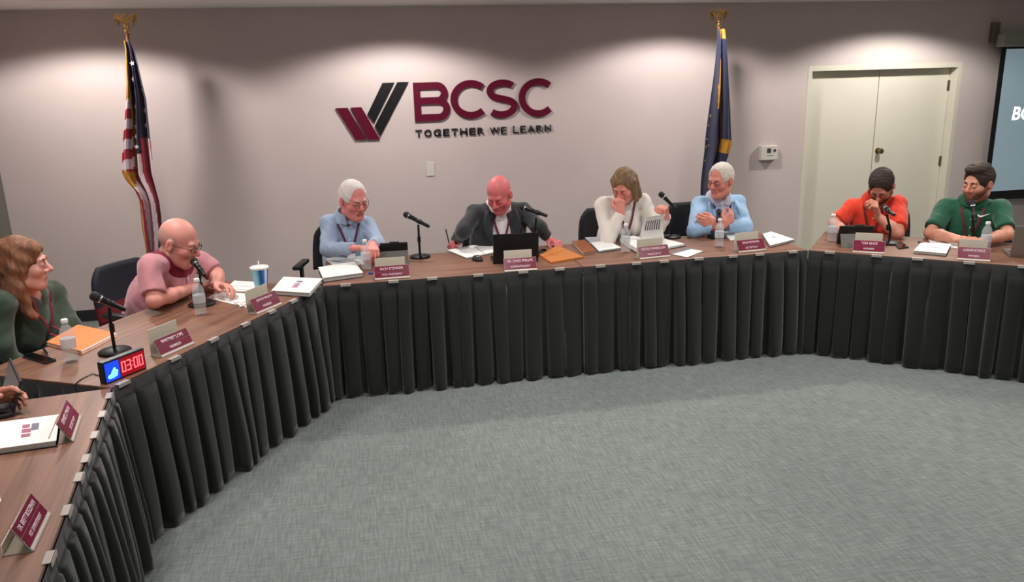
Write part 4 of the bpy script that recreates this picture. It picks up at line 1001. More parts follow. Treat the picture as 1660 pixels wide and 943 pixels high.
for i in range(7):
    s0 = .14 + i * .105
    g = MB(); vs_ = []
    for v in (.42, .55, .68, .82):
        for s_ in (s0, s0 + .05):
            pp = pagept(s_, v); pp.y -= .0025; vs_.append(pp)
    g.add(vs_, [(2 * j, 2 * j + 1, 2 * j + 3, 2 * j + 2) for j in range(3)])
    o_ = g.build('printed_column', mat('print_dark', (96, 92, 96), .8), pg); sm = o_.modifiers.new('thickness', 'SOLIDIFY'); sm.thickness = .0006
sheet('c_greyfold', 'dark grey folder edge under the small white card', 'folder', 'grey_folder', mat('mid_grey_card', (116, 116, 120), .6), th=.003)
sheet('c_card', 'small white card near the table edge left of the light blue jacket', 'paper', lift=.0035, name='white_card')
sheet('c_papers2', 'white papers under the folded arms of the light blue jacket', 'paper', lines=3)
binder('c_binder2', 'white binder with dark back at the right end of the long table', .02, logo=[(.42, .58, .40, .44, 0), (.36, .64, .50, .53, 0)])
binder('d_binder', 'white covered binder left of the name plate before the green shirt', .022, logo=[(.3, .7, .45, .49, 0)])
sheet('d_papers', 'white papers under the forearm of the green shirt', 'paper', lines=2, lift=.0004)
binder('a_binder', 'white binder with a printed logo on the near left table', .024, logo=[(.60, .68, .25, .38, 1), (.60, .70, .42, .56, 1), (.60, .70, .60, .72, 1), (.70, .78, .25, .50, 0)])
sheet('a_paper', 'white paper edge at the left border on the near table', 'paper')
p = Vector(L['misc']['bluecap'])
t = thing('blue_cap', 'small blue bottle cap beside the name plate under the bottle', 'cap', (p.x, p.y, ZT))
MB().lathe([(.015, .0005), (.0155, .002), (.0155, .012), (.013, .014)], seg=18).build('cap_shell', mat('blue_plastic', (70, 74, 150), .4), t, True, 40)
a, b = (Vector(p_) for p_ in L['misc']['orange'])
t = thing('orange_card', 'small upright orange card at the edge of the grey tablet', 'card', ((a.x + b.x) / 2, a.y + .05, ZT), R(-35))
MB().box(-.016, .016, -.001, .001, .0005, .085).build('card', m_orange, t)
MB().box(-.016, .016, -.02, .02, .0003, .0016).build('foot', m_orange, t)

# paper cup
p = Vector(L['misc']['cup'])
def cup_mat():
    m = bpy.data.materials.new('cup_print'); m.use_nodes = True; nt = m.node_tree; b = nt.nodes['Principled BSDF']
    b.inputs['Roughness'].default_value = .45
    tc = nt.nodes.new('ShaderNodeTexCoord'); sp_ = nt.nodes.new('ShaderNodeSeparateXYZ'); nt.links.new(tc.outputs['Object'], sp_.inputs[0])
    at = nt.nodes.new('ShaderNodeMath'); at.operation = 'ARCTAN2'; nt.links.new(sp_.outputs['Y'], at.inputs[0]); nt.links.new(sp_.outputs['X'], at.inputs[1])
    r = nt.nodes.new('ShaderNodeValToRGB'); r.color_ramp.interpolation = 'CONSTANT'
    mr = nt.nodes.new('ShaderNodeMapRange'); mr.inputs['From Min'].default_value = -3.1416; mr.inputs['From Max'].default_value = 3.1416
    nt.links.new(at.outputs[0], mr.inputs['Value']); nt.links.new(mr.outputs[0], r.inputs['Fac'])
    e = r.color_ramp.elements
    e[0].position = 0; e[0].color = lin((96, 176, 200)); e[1].position = .10; e[1].color = lin((140, 200, 214))
    for ps, cl in ((.2, (96, 176, 200)), (.245, (22, 92, 160)), (.32, (60, 120, 200)), (.36, (200, 214, 240)), (.43, (40, 80, 190)), (.5, (30, 130, 180)), (.62, (150, 205, 220)), (.75, (22, 92, 160)), (.86, (120, 190, 210))):
        x = e.new(ps); x.color = lin(cl)
    nt.links.new(r.outputs['Color'], b.inputs['Base Color'])
    return m
t = thing('paper_cup', 'blue and white paper drink cup with white lid and straw', 'cup', (p.x, p.y, ZT))
MB().lathe([(.036, .0005), (.036, .004), (.052, .125)], seg=32).build('cup_wall', cup_mat(), t, True, 40)
MB().lathe([(.0555, .1255), (.0565, .128), (.0565, .136), (.052, .139), (.046, .137), (.02, .138)], seg=32).build('lid', m_cap, t, True, 40)
MB().tube([(.004, .0, .10), (-.002, .0, .172)], .004, 8).build('straw', m_cap, t, True)

# tablets and laptops
m_tgrey = mat('tablet_cover_grey', (94, 92, 88), .6)
m_tdark = mat('tablet_dark', (48, 47, 48), .5)
def tablet(ab, label):
    a, b = (Vector(p_) for p_ in ab); dx = b - a; wd = dx.length; dx.normalize(); c_ = (a + b) / 2
    t = thing('tablet', label, 'tablet', (c_.x, c_.y, ZT), math.atan2(dx.y, dx.x), 'tablets in folding covers')
    w = wd / 2
    Mx = axes((1, 0, 0), Vector((0, .5, .86)).normalized(), Vector((0, -.86, .5)).normalized(), (0, .0, .001))
    MB().rbox(-w, w, 0, .105, -.005, 0, .002, M=Mx).build('cover_flap', m_tgrey, t)
    Mt = axes((1, 0, 0), Vector((0, -.36, .93)).normalized(), Vector((0, -.93, -.36)).normalized(), (0, .135, .001))
    pn = MB().rbox(-w, w, 0, .150, -.009, 0, .003, M=Mt).build('tablet_back', m_tdark, t)
    MB().rbox(-w + .008, w - .008, .008, .142, -.0105, -.009, .0005, M=Mt).build('screen', m_bplastic, t)
    MB().lathe([(.008, 0), (.008, .0015), (.006, .002)], Mt @ Vector((w - .025, .135, 0)), Mt.to_3x3() @ Vector((0, 0, 1)), 14).build('camera_lens', m_black, pn)
    MB().rbox(-.015, .05, .148, .158, -.012, -.002, .002, M=Mt).build('pen_loop', m_tdark, pn)
tablet(L['misc']['tab_c'], 'grey covered tablet standing before the white haired person')
tablet(L['misc']['tab_d'], 'grey covered tablet standing before the orange shirt')
def laptop(ab, label, m, h=.205, tilt=12, depth=.22):
    a, b = (Vector(p_) for p_ in ab); dx = b - a; wd = dx.length; dx.normalize(); c_ = (a + b) / 2
    t = thing('laptop', label, 'laptop', (c_.x, c_.y, ZT), math.atan2(dx.y, dx.x))
    w = wd / 2
    bs = MB().rbox(-w, w, .012, depth, .001, .016, .004).build('base', m, t)
    MB().box(-w + .02, w - .02, .05, depth * .62, .016, .0172).build('keyboard', m_black, bs)
    MB().box(-w * .3, w * .3, depth * .68, depth - .015, .016, .0166).build('touchpad', m_tgrey, bs)
    s_, c2 = math.sin(R(tilt)), math.cos(R(tilt))
    M = axes((1, 0, 0), (0, -s_, c2), (0, -c2, -s_), (0, .008, .012))
    ld = MB().rbox(-w, w, 0, h, -.008, 0, .003, M=M).build('lid', m, t)
    MB().box(-w + .01, w - .01, .012, h - .01, -.0086, -.0081, M=M).build('display', m_bplastic, ld)
laptop(L['misc']['lap_c'], 'open black laptop in front of the suit jacket', mat('laptop_black', (20, 20, 23), .4))
laptop(L['misc']['lap_d'], 'open silver laptop at the right edge of the picture', mat('laptop_silver', (150, 148, 142), .35, .6))
laptop(L['misc']['lap_a'], 'dark tablet laptop at the left border by the hand', mat('laptop_dark', (30, 26, 28), .5), .13, 20, .2)

# timer
a, b = (Vector(p_) for p_ in L['misc']['timer']); dx = b - a; wd = dx.length; dx.normalize(); c_ = (a + b) / 2
t = thing('digital_timer', 'black timer box with red digits and blue lit icon on the left table', 'timer', (c_.x, c_.y, ZT), math.atan2(dx.y, dx.x))
w = wd / 2; HT = .098
MB().rbox(-w, w, 0, .035, .001, HT, .003).build('case', m_black, t)
MB().box(-w + .006, -w + .075, -.002, -.0002, .008, HT - .008).build('blue_panel', mat('led_blue', (10, 40, 200), .4, emit=(20, 70, 255), estr=1.1), t)
MB().box(-w + .079, w - .006, -.002, -.0002, .008, HT - .008).build('red_panel', mat('led_red_back', (90, 4, 14), .4, emit=(190, 6, 30), estr=.55), t)
f = Field((-w - .01, -.02, -.01), (-w + .1, .02, .12), .0025)
for (x_, z_, r_) in ((.024, .028, .010), (.038, .030, .013), (.053, .032, .011), (.044, .044, .011), (.050, .056, .007), (.060, .044, .007)):
    f.ell((-w + x_, -.002, z_), np.eye(3), (r_, .003, r_), .003)
field_object('lit_icon', f, mat('led_icon', (120, 225, 255), .4, emit=(110, 225, 255), estr=1.7), t, (0, 0, 0))
m_led = mat('led_red', (255, 60, 70), .4, emit=(255, 92, 100), estr=2.2)
SEG = {'0': 'abcdef', '3': 'abgcd'}
def digit(ch, x):
    W_, H_, s_ = .021, .048, .0045; z0 = .026; g = MB()
    R_ = {'a': (0, W_, H_ - s_, H_), 'd': (0, W_, 0, s_), 'g': (0, W_, H_ / 2 - s_ / 2, H_ / 2 + s_ / 2), 'f': (0, s_, H_ / 2, H_), 'e': (0, s_, 0, H_ / 2), 'b': (W_ - s_, W_, H_ / 2, H_), 'c': (W_ - s_, W_, 0, H_ / 2)}
    for k_ in SEG[ch]:
        x0, x1, a0, a1 = R_[k_]; g.box(x + x0, x + x1, -.0035, -.0021, z0 + a0, z0 + a1)
    g.build('digit', m_led, t)
x_ = -w + .086
for ch in '03': digit(ch, x_); x_ += .027
for dz in (.04, .06): MB().box(x_, x_ + .004, -.0035, -.0021, dz, dz + .005).build('colon_dot', m_led, t)
x_ += .009
for ch in '00': digit(ch, x_); x_ += .027
pts = [Vector(p_) for p_ in L['misc']['cable']]
crv = []
for i in range(len(pts) - 1):
    for k_ in range(6): crv.append(pts[i].lerp(pts[i + 1], k_ / 6) + Vector((0, 0, .004)))
crv.append(pts[-1] + Vector((0, 0, .004)))
cb = MB().tube([p_ - Vector((pts[0].x, pts[0].y, ZT)) for p_ in crv], .0025, 8).build('timer_cable', m_black, None, True)
cb.location = (pts[0].x, pts[0].y, ZT); tag(cb, 'thin black cable running from the timer across the table end', 'cable')
# ------------------------------------------------------------------ chairs
m_mesh = mat('chair_mesh', (30, 29, 32), .7, bump=.4, bscale=500)
m_chair = mat('chair_black', (24, 23, 25), .45)
m_seat = mat('chair_seat_cloth', (34, 33, 37), .85, bump=.3, bscale=400)
def chair(pos, ang, label, back=m_mesh, lower=None):
    """local: sitter faces -y"""
    t = thing('office_chair', label, 'chair', (pos[0], pos[1], 0), ang, 'black office chairs behind the tables')
    MB().rbox(-.24, .24, -.24, .22, .42, .485, .03, seg=3).build('seat', m_seat, t, True, 50)
    g = MB(); N_, K_ = 12, 12; vs_ = []
    for j in range(N_ + 1):
        z = .56 + .345 * j / N_
        hw_ = .235 * (1 - .18 * (j / N_) ** 3)
        if j >= N_ - 2: hw_ *= (.97, .90, .78)[j - (N_ - 2)]
        for i in range(K_ + 1):
            x = -hw_ + 2 * hw_ * i / K_
            y = .225 + .03 * (j / N_) - .045 * (abs(x) / .235) ** 2 + .01 * math.sin(j / N_ * 3)
            vs_.append((x, y, z))
    n1 = K_ + 1
    fs = [(j * n1 + i, j * n1 + i + 1, (j + 1) * n1 + i + 1, (j + 1) * n1 + i) for j in range(N_) for i in range(K_)]
    g.add(vs_, fs)
    if lower is not None: g.mi = [1 if k_ // K_ < 4 else 0 for k_ in range(len(fs))]
    bk = g.build('backrest', [back, lower] if lower is not None else back, t, True)
    sm = bk.modifiers.new('thickness', 'SOLIDIFY'); sm.thickness = .03; sm.offset = 1
    MB().strip([(0, .20, .43), (0, .28, .46), (0, .285, .62), (0, .27, .75)], .07, .02, (1, 0, 0)).build('back_support', m_chair, t)
    for s_ in (-1, 1):
        ar = MB().rbox(s_ * .27 - .03, s_ * .27 + .03, -.16, .12, .635, .665, .012, seg=2).build('armrest', m_chair, t, True, 40)
        MB().strip([(s_ * .22, .0, .435), (s_ * .27, .0, .45), (s_ * .275, 0, .52), (s_ * .275, 0, .636)], .05, .018, (0, 1, 0)).build('arm_post', m_chair, ar)
    MB().lathe([(.028, .10), (.028, .30), (.02, .30), (.02, .42)], seg=14).build('post', m_chair, t, True, 40)
    for k_ in range(5):
        a = 2 * math.pi * k_ / 5 + .3; d = Vector((math.cos(a), math.sin(a), 0))
        lg = MB().tube([d * .02 + Vector((0, 0, .115)), d * .16 + Vector((0, 0, .10)), d * .29 + Vector((0, 0, .072))], [.026, .02, .014], 8).build('foot', m_chair, t, True)
        s2 = Vector((-d.y, d.x, 0))
        MB().lathe([(.022, -.016), (.028, -.012), (.028, .012), (.022, .016)], d * .29 + Vector((0, 0, .03)), s2, 12).build('caster', m_black, lg, True, 40)
    return t

# ------------------------------------------------------------------ people
m_eye = mat('eye_white', (196, 178, 170), .3)
m_iris = mat('iris_dark', (54, 44, 40), .2)
m_skin = mat('skin', (200, 140, 120), .5, attr='tint', bump=.05, bscale=350)
m_shoe = mat('shoe_black', (26, 24, 24), .4)
def np3(v): return np.array([float(x) for x in v])
def unit(v):
    v = np3(v); return v / np.linalg.norm(v)

def add_hand(F, w, d, nrm, left, curl, sc, spread=.10, thumb_in=.3):
    d = unit(d); nrm = unit(np3(nrm) - d * (np3(nrm) @ d)); th = np.cross(d, nrm) * (-1 if left else 1)
    w = np3(w)
    kn = [(.030, .088, .086), (.010, .093, .096), (-.010, .088, .088), (-.029, .079, .070)]
    F.cone(w - d * .02, w + d * .03, .026 * sc, .030 * sc, .012, (nrm, .62))
    for q, (o, kd, fl) in enumerate(kn):
        k0 = w + (th * o + d * kd) * sc
        F.cone(w + (th * o * .55 + d * .02) * sc, k0, .0145 * sc, .0125 * sc, .010)
        c = R(curl[q]); dd = unit(d + th * spread * (o / .03))
        p = k0; ang = c
        for ln, r1, r2, add in ((.45, .0110, .0098, 1.0), (.31, .0098, .0090, .8), (.24, .0090, .0072, .5)):
            v = dd * math.cos(ang) + nrm * math.sin(ang)
            e = p + v * ln * fl * sc
            F.cone(p, e, r1 * sc, r2 * sc, .004)
            p = e; ang += c * add
    b = w + (d * .022 + th * .022) * sc
    e = b + unit(th * (.8 - thumb_in) + d * .62 + nrm * (.2 + thumb_in)) * .048 * sc
    g = e + unit(th * (.35 - thumb_in) + d * .85 + nrm * .35) * .040 * sc
    F.cone(b, e, .0165 * sc, .0125 * sc, .012); F.cone(e, g, .0125 * sc, .0095 * sc, .005)

def make_person(key, label, skin, top, sleeve, hair, hands, J=None, trousers=(38, 40, 48), collar=None, lanyard=None, glasses=None,
                beard=None, jacket=None, bulk=1.0, brow=None, open_neck=.0, sides=None, rough_top=.8, badge=True, old=False, wave=1.0, pocket=None, woman=False, cut_jacket=.05, hunch=0.0):
    J = J or L['people'][key]
    hip = np3(J['hip']); n = np3(J['n'])
    root = thing('person', label, 'person', (hip[0], hip[1], 0), 0, None)
    org = np.array([hip[0], hip[1], 0.0])
    shR, shL, elR, elL, wrR, wrL, hc = (np3(J[k]) for k in ('shR', 'shL', 'elR', 'elL', 'wrR', 'wrL', 'head'))
    hs = J['hs']
    lft = unit((shL - shR) * np.array([1, 1, 0.3])); tf = unit(np.cross(lft, (0, 0, 1)))
    mid = (shR + shL) / 2; up = unit(mid - hip)
    sw = float(np.linalg.norm(shL - shR))
    # head frame
    Yh = unit(J['fwd']); Xh = unit(np.cross(Yh, (0, 0, 1))); Zh = np.cross(Xh, Yh)
    if J.get('roll'):
        a = R(J['roll']); Xh, Zh = Xh * math.cos(a) + Zh * math.sin(a), -Xh * math.sin(a) + Zh * math.cos(a)
    A = np.array([Xh, Yh, Zh])
    Hp = lambda x, y, z: hc + hs * (Xh * x + Yh * y + Zh * z)
    hr = lambda *r: tuple(hs * q for q in r)
    neck = mid + np.array([0, 0, .045 + hunch]) - tf * (.005 + .35 * hunch)
    lo = np.minimum.reduce([shR, shL, elR, elL, wrR, wrL, hc, hip]) - .22; hi = np.maximum.reduce([shR, shL, elR, elL, wrR, wrL, hc, hip]) + .22
    lo[2] = .46
    # ---- body
    F = Field(lo, hi, .0048)
    rw = (.145 if not woman else .13) * bulk
    F.cone(hip, mid - up * .14, rw * .92, rw * .95, .05, (tf, .66))
    F.cone(neck - up * .06, shR, .045, .042, .03); F.cone(neck - up * .06, shL, .045, .042, .03)
    F.cone(mid - up * .12 + tf * .02, neck - up * .02, .08, .055, .04)
    wm = (.88 if woman else 1.0) * (.84 if sleeve == 'long' else 1.0)
    wn_ = .88 if woman else 1.0
    for sh, el, wr in ((shR, elR, wrR), (shL, elL, wrL)):
        F.cone(sh, el, .047 * wm, .040 * wm, .025)
        F.cone(el, el + (wr - el) * .35, .040 * wm, .042 * wm, .02); F.cone(el + (wr - el) * .35, wr, .042 * wm, .027 * wm, .02)
    for side, wr, hd in ((False, wrR, hands[0]), (True, wrL, hands[1])):
        add_hand(F, wr, hd[0], hd[1], side, hd[2], (1.06 if not woman else .95), hd[3] if len(hd) > 3 else .12)
    F.cone(neck - up * .03, Hp(0, -.028, -.065), .060 * wn_, .056 * wn_ * hs, .03)
    # head
    F.ell(Hp(0, -.014, .030), A, hr(.077, .097, .093), .02)
    F.ell(Hp(0, .022, -.043), A, hr(.0595, .070, .078), .035 * hs)
    F.ell(Hp(0, .066, -.100), A, hr(.024, .022, .020), .03 * hs)
    F.cone(Hp(-.048, .0, -.075), Hp(-.016, .062, -.098), .018 * hs, .018 * hs, .03); F.cone(Hp(.048, .0, -.075), Hp(.016, .062, -.098), .018 * hs, .018 * hs, .03)
    F.cone(Hp(-.034, .079, .024), Hp(.034, .079, .024), .012 * hs, .012 * hs, .018)
    for s_ in (-1, 1):
        F.ell(Hp(.040 * s_, .060, -.026), A, hr(.024, .024, .024), .025)
        F.ell(Hp(.031 * s_, .099, .004), A, hr(.019, .018, .012), .014, 'sub')
        F.ell(Hp(.031 * s_, .079, .003), A, hr(.015, .0145, .0135), .004)
        F.ell(Hp(.080 * s_, -.010, -.006), A, hr(.010, .020, .033), .008)
        F.ell(Hp(.089 * s_, -.004, -.004), A, hr(.005, .011, .020), .006, 'sub')
        F.ell(Hp(.013 * s_, .098, -.031), A, hr(.009, .010, .008), .006)
    F.cone(Hp(0, .088, .012), Hp(0, .112, -.024), .008 * hs, .0125 * hs, .012)
    F.cone(Hp(-.019, .084, -.060), Hp(.019, .084, -.060), .0075 * hs, .0075 * hs, .010); F.cone(Hp(-.016, .083, -.072), Hp(.016, .083, -.072), .008 * hs, .008 * hs, .010)
    F.cone(Hp(-.022, .096, -.066), Hp(.022, .096, -.066), .0025 * hs, .0025 * hs, .004, None, 'sub')
    if old:
        for s_ in (-1, 1): F.cone(Hp(.022 * s_, .094, -.036), Hp(.034 * s_, .082, -.066), .003 * hs, .003 * hs, .006, None, 'sub')
    base = np.array(lin(skin)[:3])
    bcol = np.array(lin(beard or (0, 0, 0))[:3]); scol = np.array(lin(sides or (0, 0, 0))[:3])
    def colour(V):
        q = ((V - hc) @ A.T) / hs
        C = np.tile(base, (len(V), 1))
        inh = (np.linalg.norm(q, axis=1) < .17)
        g = lambda c, r: np.exp(-(((q - np.array(c)) / np.array(r)) ** 2).sum(1))
        red = np.clip(.9 * g((0, .11, -.028), (.02, .02, .02)) + .55 * (g((.045, .07, -.028), (.025, .03, .025)) + g((-.045, .07, -.028), (.025, .03, .025)))
                      + .6 * (g((.085, -.01, -.005), (.02, .03, .035)) + g((-.085, -.01, -.005), (.02, .03, .035))), 0, 1) * inh
        C = C * (1 - red[:, None] * np.array([.04, .28, .26]))
        lip = np.clip(1.4 * np.exp(-((q[:, 0] / .024) ** 4 + ((q[:, 2] + .066) / .010) ** 4)) * (q[:, 1] > .07), 0, 1)
        C = C * (1 - lip[:, None] * np.array([.22, .48, .44]))
        if beard is not None:
            bm_ = np.clip((-.028 - q[:, 2] + .25 * (.06 - q[:, 1])) / .012, 0, 1) * np.clip((q[:, 1] + .01) / .02, 0, 1) * inh * (q[:, 2] > -.135)
            bm_ *= 1 - .8 * g((0, .1, -.066), (.018, .04, .008))
            bm_ *= 1 - np.clip(1.3 * g((0, .115, -.028), (.022, .03, .018)), 0, 1)
            C = C * (1 - .62 * bm_[:, None]) + bcol * .62 * bm_[:, None]
        if sides is not None:
            sm_ = np.clip((.055 - .35 * np.maximum(q[:, 1], -.05) - q[:, 2]) / .02, 0, 1) * np.clip((.028 - q[:, 1]) / .015, 0, 1) * (q[:, 2] > -.075) * inh * (np.abs(q[:, 0]) < .083)
            C = C * (1 - .5 * sm_[:, None]) + scol * .5 * sm_[:, None]
        return np.concatenate([np.clip(C, 0, 1), np.ones((len(V), 1))], 1)
    field_object('body', F, m_skin, root, org, colour)
    # ---- eyes, brows
    for s_ in (-1, 1):
        e = Hp(.031 * s_, .0835 if -J['fwd'][2] < .3 else .0775, .001)
        ev = MB().lathe([(.0001, -.011 * hs), (.006 * hs, -.0092 * hs), (.0098 * hs, -.005 * hs), (.011 * hs, 0), (.0098 * hs, .005 * hs), (.006 * hs, .0092 * hs), (.0001, .011 * hs)], e - org, Yh, 12).build('eye', m_eye, root, True)
        MB().lathe([(.0001, .0100 * hs), (.0052 * hs, .0106 * hs), (.0001, .0118 * hs)], e - org - Zh * .002, Yh, 10).build('iris', m_iris, ev, True)
        if brow:
            MB().tube([Hp(.014 * s_, .0935, .023) - org, Hp(.030 * s_, .0915, .029) - org, Hp(.046 * s_, .081, .024) - org], [.0042 * hs, .0045 * hs, .002 * hs], 6).build('eyebrow', mat('hair_%d_%d_%d' % brow, brow, .8), root, True)
    # ---- top garment
    ct = mat('cloth_%s' % key, top, rough_top, bump=.25, bscale=420, sheen=.3, var=.05, vscale=14)
    G = Field(lo, hi, .0072)
    tw = (.172 if not woman else .158) * bulk
    us = .80 if jacket else 1.0
    chest = mid - up * .13 + tf * .01
    G.cone(hip - np.array([0, 0, .03]), mid - up * .30, tw * .98 * us, tw * us, .05, (tf, .72 / us ** .6)); G.cone(mid - up * .30, chest, tw * us, tw * .97 * us, .05, (tf, .70 / us ** .6))
    G.cone(neck - up * .045, shR, .062 * us, .058 * bulk ** .5 * us, .05); G.cone(neck - up * .045, shL, .062 * us, .058 * bulk ** .5 * us, .05)
    G.cone(chest, mid - up * (.0 if jacket else .03), .115 if jacket else .10, .09 if jacket else .07, .05, (tf, .85))
    if woman:
        for s_ in (-1, 1): G.ell(mid - up * .19 + tf * .085 + lft * .07 * s_, np.array([lft, tf, up]), (.07, .06, .07), .05)
    for sh, el, wr in ((shR, elR, wrR), (shL, elL, wrL)):
        if sleeve == 'short':
            G.cone(sh, sh + (el - sh) * .82, .062 * bulk ** .5, .064, .03)
        else:
            G.cone(sh, el, .059 * bulk ** .5 * us, .051 * us, .03); G.cone(el, wr - unit(wr - el) * .01, .051 * us, .038 * (us + .1), .03)
    G.ripple(.0042 * wave, 46, sum(map(ord, key)))
    G.ripple(.0018 * wave, 120, sum(map(ord, key)) + 3)
    # openings: neck, cuffs
    if not jacket: G.cone(neck - up * .01 + tf * .02, neck + up * .14 + tf * .03, .058, .075, .012, None, 'sub')
    else: G.cone(neck + up * .03 + tf * .02, neck + up * .16 + tf * .03, .056, .075, .006, None, 'sub')
    if open_neck > 0:
        G.cone(neck + tf * .075 - up * (.02 + open_neck), neck + tf * .07 + up * .05, .014, .05, .01, None, 'sub')
    for sh, el, wr in ((shR, elR, wrR), (shL, elL, wrL)):
        if sleeve == 'short':
            d = unit(el - sh); e = sh + (el - sh) * .80
            G.cone(e, e + d * .10, .08, .08, 0, None, 'sub', True)
        else:
            d = unit(wr - el); e = wr - d * .012
            G.cone(e, e + d * .06, .07, .07, 0, None, 'sub', True)
    gname = 'shirt' if key not in ('sweater', 'greenw') else ('sweater' if key == 'sweater' else 'blouse')
    V, Q = G.mesh()
    field_object(gname, G, ct, root, org)
    def surf(a, dz, out=.004, Vs=None):
        """front point of the garment, a to the wearer's left, dz above the shoulder line"""
        Vs = V if Vs is None else Vs
        r_ = Vs - mid; la = r_ @ lft; zz_ = r_[:, 2]
        for tol in (.014, .03, .06):
            m_ = (abs(la - a) < tol) & (abs(zz_ - dz) < tol)
            if m_.any(): break
        fr_ = (r_ @ tf)[m_]
        fr_ = fr_[fr_ < tw * .76 + .055] if (fr_ < tw * .76 + .055).any() else fr_
        b_ = fr_.max() if len(fr_) else .12
        return mid + lft * a + tf * (b_ + out) + np.array([0, 0, dz])
    Vtop = V
    if jacket:
        jm = mat('jacket_%s' % key, jacket, .8, bump=.2, bscale=380, sheen=.25, var=.05, vscale=10)
        K = Field(lo, hi, .0072)
        K.cone(hip - np.array([0, 0, .03]), mid - up * .28, tw * 1.09, tw * 1.10, .05, (tf, .76)); K.cone(mid - up * .28, chest, tw * 1.10, tw * 1.08, .05, (tf, .74))
        K.cone(neck - up * .045, shR, .066, .062, .05); K.cone(neck - up * .045, shL, .066, .062, .05)
        for sh, el, wr in ((shR, elR, wrR), (shL, elL, wrL)):
            K.cone(sh, el, .066, .055, .03); K.cone(el, wr - unit(wr - el) * .02, .055, .044, .03)
        K.ripple(.004 * wave, 42, 11); K.ripple(.0015 * wave, 110, 12)
        K.cone(neck - up * .01 + tf * .02, neck + up * .14 + tf * .03, .066, .085, .012, None, 'sub')
        K.cone(mid + tf * .17 + up * .05, mid + tf * .20 - up * .40, .105, cut_jacket, .012, None, 'sub')
        for sh, el, wr in ((shR, elR, wrR), (shL, elL, wrL)):
            d = unit(wr - el); e = wr - d * .03
            K.cone(e, e + d * .07, .08, .08, 0, None, 'sub', True)
        Vj, _ = K.mesh()
        field_object('jacket', K, jm, root, org)
        for s_ in (-1, 1):
            pts_ = []
            for q_ in range(7):
                v = q_ / 6
                pts_.append(surf(s_ * (.098 - .045 * v + .02 * math.sin(v * 3.1)), .035 - .26 * v, .005, Vj) - org)
            g = MB(); vs_ = []
            for q_, p_ in enumerate(pts_):
                wq = (.020, .030, .040, .046, .040, .026, .010)[q_]
                vs_ += [p_ - lft * s_ * wq * .2 + tf * .002, p_ + lft * s_ * wq + tf * .006]
            g.add(vs_, [(2 * i, 2 * i + 1, 2 * i + 3, 2 * i + 2) for i in range(6)])
            lp = g.build('lapel', jm, root, True); sm = lp.modifiers.new('thickness', 'SOLIDIFY'); sm.thickness = .005; sm.offset = 1
    # ---- collar
    if collar:
        cm = mat('collar_%d_%d_%d' % collar, collar, .75, bump=.2, bscale=300)
        na = unit(unit(Hp(0, -.03, -.08) - neck) + 1.2 * up)
        if hunch:
            # bent forward: the collar lies on the shirt around the neck
            Fc = Field(lo, hi, G.h); Fc.F = G.F - .008
            cc = neck - up * .005
            Fc._op(lambda X, Y, Z: .150 - np.sqrt((X - cc[0]) ** 2 + (Y - cc[1]) ** 2 + (Z - cc[2]) ** 2), lo, hi, 0, 'sub')
        else:
            nb = neck + na * .014
            Fc = Field(neck - .21, neck + .21, .0046)
            Fc.cone(nb - na * .012, nb + na * .050, .104, .076, 0, None, 'add', True)
            for s_ in (-1, 1):
                Fc.ell(neck + tf * .070 + lft * .050 * s_ - up * .022, np.array([lft, unit(tf + up * .4), np.cross(lft, unit(tf + up * .4))]), (.032, .016, .040), .012)
            Fc.cone(nb - na * .06, nb + na * .09, .069, .069, 0, None, 'sub')
            Fc.cone(neck + tf * .11 - up * .05, neck + tf * .07 + na * .07, .010, .034, .004, None, 'sub')
        field_object('collar', Fc, cm, root, org)
        # button placket
        pl = [surf(0, -.03 - open_neck - i * .03, .003) - org for i in range(6)]
        MB().strip(pl, .026, .003, lft).build('placket', ct, root)
        for i in (1, 3, 5): MB().lathe([(.005, 0), (.005, .002), (.003, .003)], pl[i] + tf * .001, tf, 10).build('button', m_cap, root)
    if lanyard:
        lm = mat('lanyard_%d_%d_%d' % lanyard, lanyard, .7)
        end = .24 if key not in ('white',) else .20
        for s_ in (-1, 1):
            pts_ = [surf(s_ * (.07 * (1 - v) ** .9 + .004), .02 - end * v, .009) - org for v in np.linspace(0, 1, 9)]
            MB().strip(pts_, .015, .002, lft).build('lanyard_strap', lm, root)
        if badge:
            bp_ = surf(0, .02 - end - .035, .012) - org
            M_ = axes(lft, np.cross(tf, lft) * -1 if np.cross(tf, lft)[2] < 0 else np.cross(tf, lft), tf, bp_)
            bd = MB().rbox(-.030, .030, -.042, .030, -.001, .002, .0006, M=M_).build('badge', mat('badge_white', (225, 220, 222), .4), root)
            MB().rbox(-.008, .008, .028, .044, -.002, .004, .001, M=M_).build('badge_clip', m_silver, bd)
    if pocket == 'pin':
        pp = surf(.125, -.04, .016) - org
        MB().rbox(-.014, .014, -.004, .004, 0, .003, .001, M=axes(lft, (0, 0, 1), tf, pp)).build('lapel_pin', m_silver, root)
    if pocket == 'swoosh':
        pp = surf(.072, -.030, .012) - org
        en = unit(tf + np.array([0, 0, .5])); eu = unit(np.cross(en, lft)); eu = eu if eu[2] > 0 else -eu
        po = [(-.039, .005), (-.026, -.013), (-.010, -.013), (.047, .018), (-.005, -.001), (-.021, -.003), (-.029, .003)]
        MB().prism(po, -.006, .004, axes(lft, eu, en, pp)).build('chest_emblem', m_cap, root)
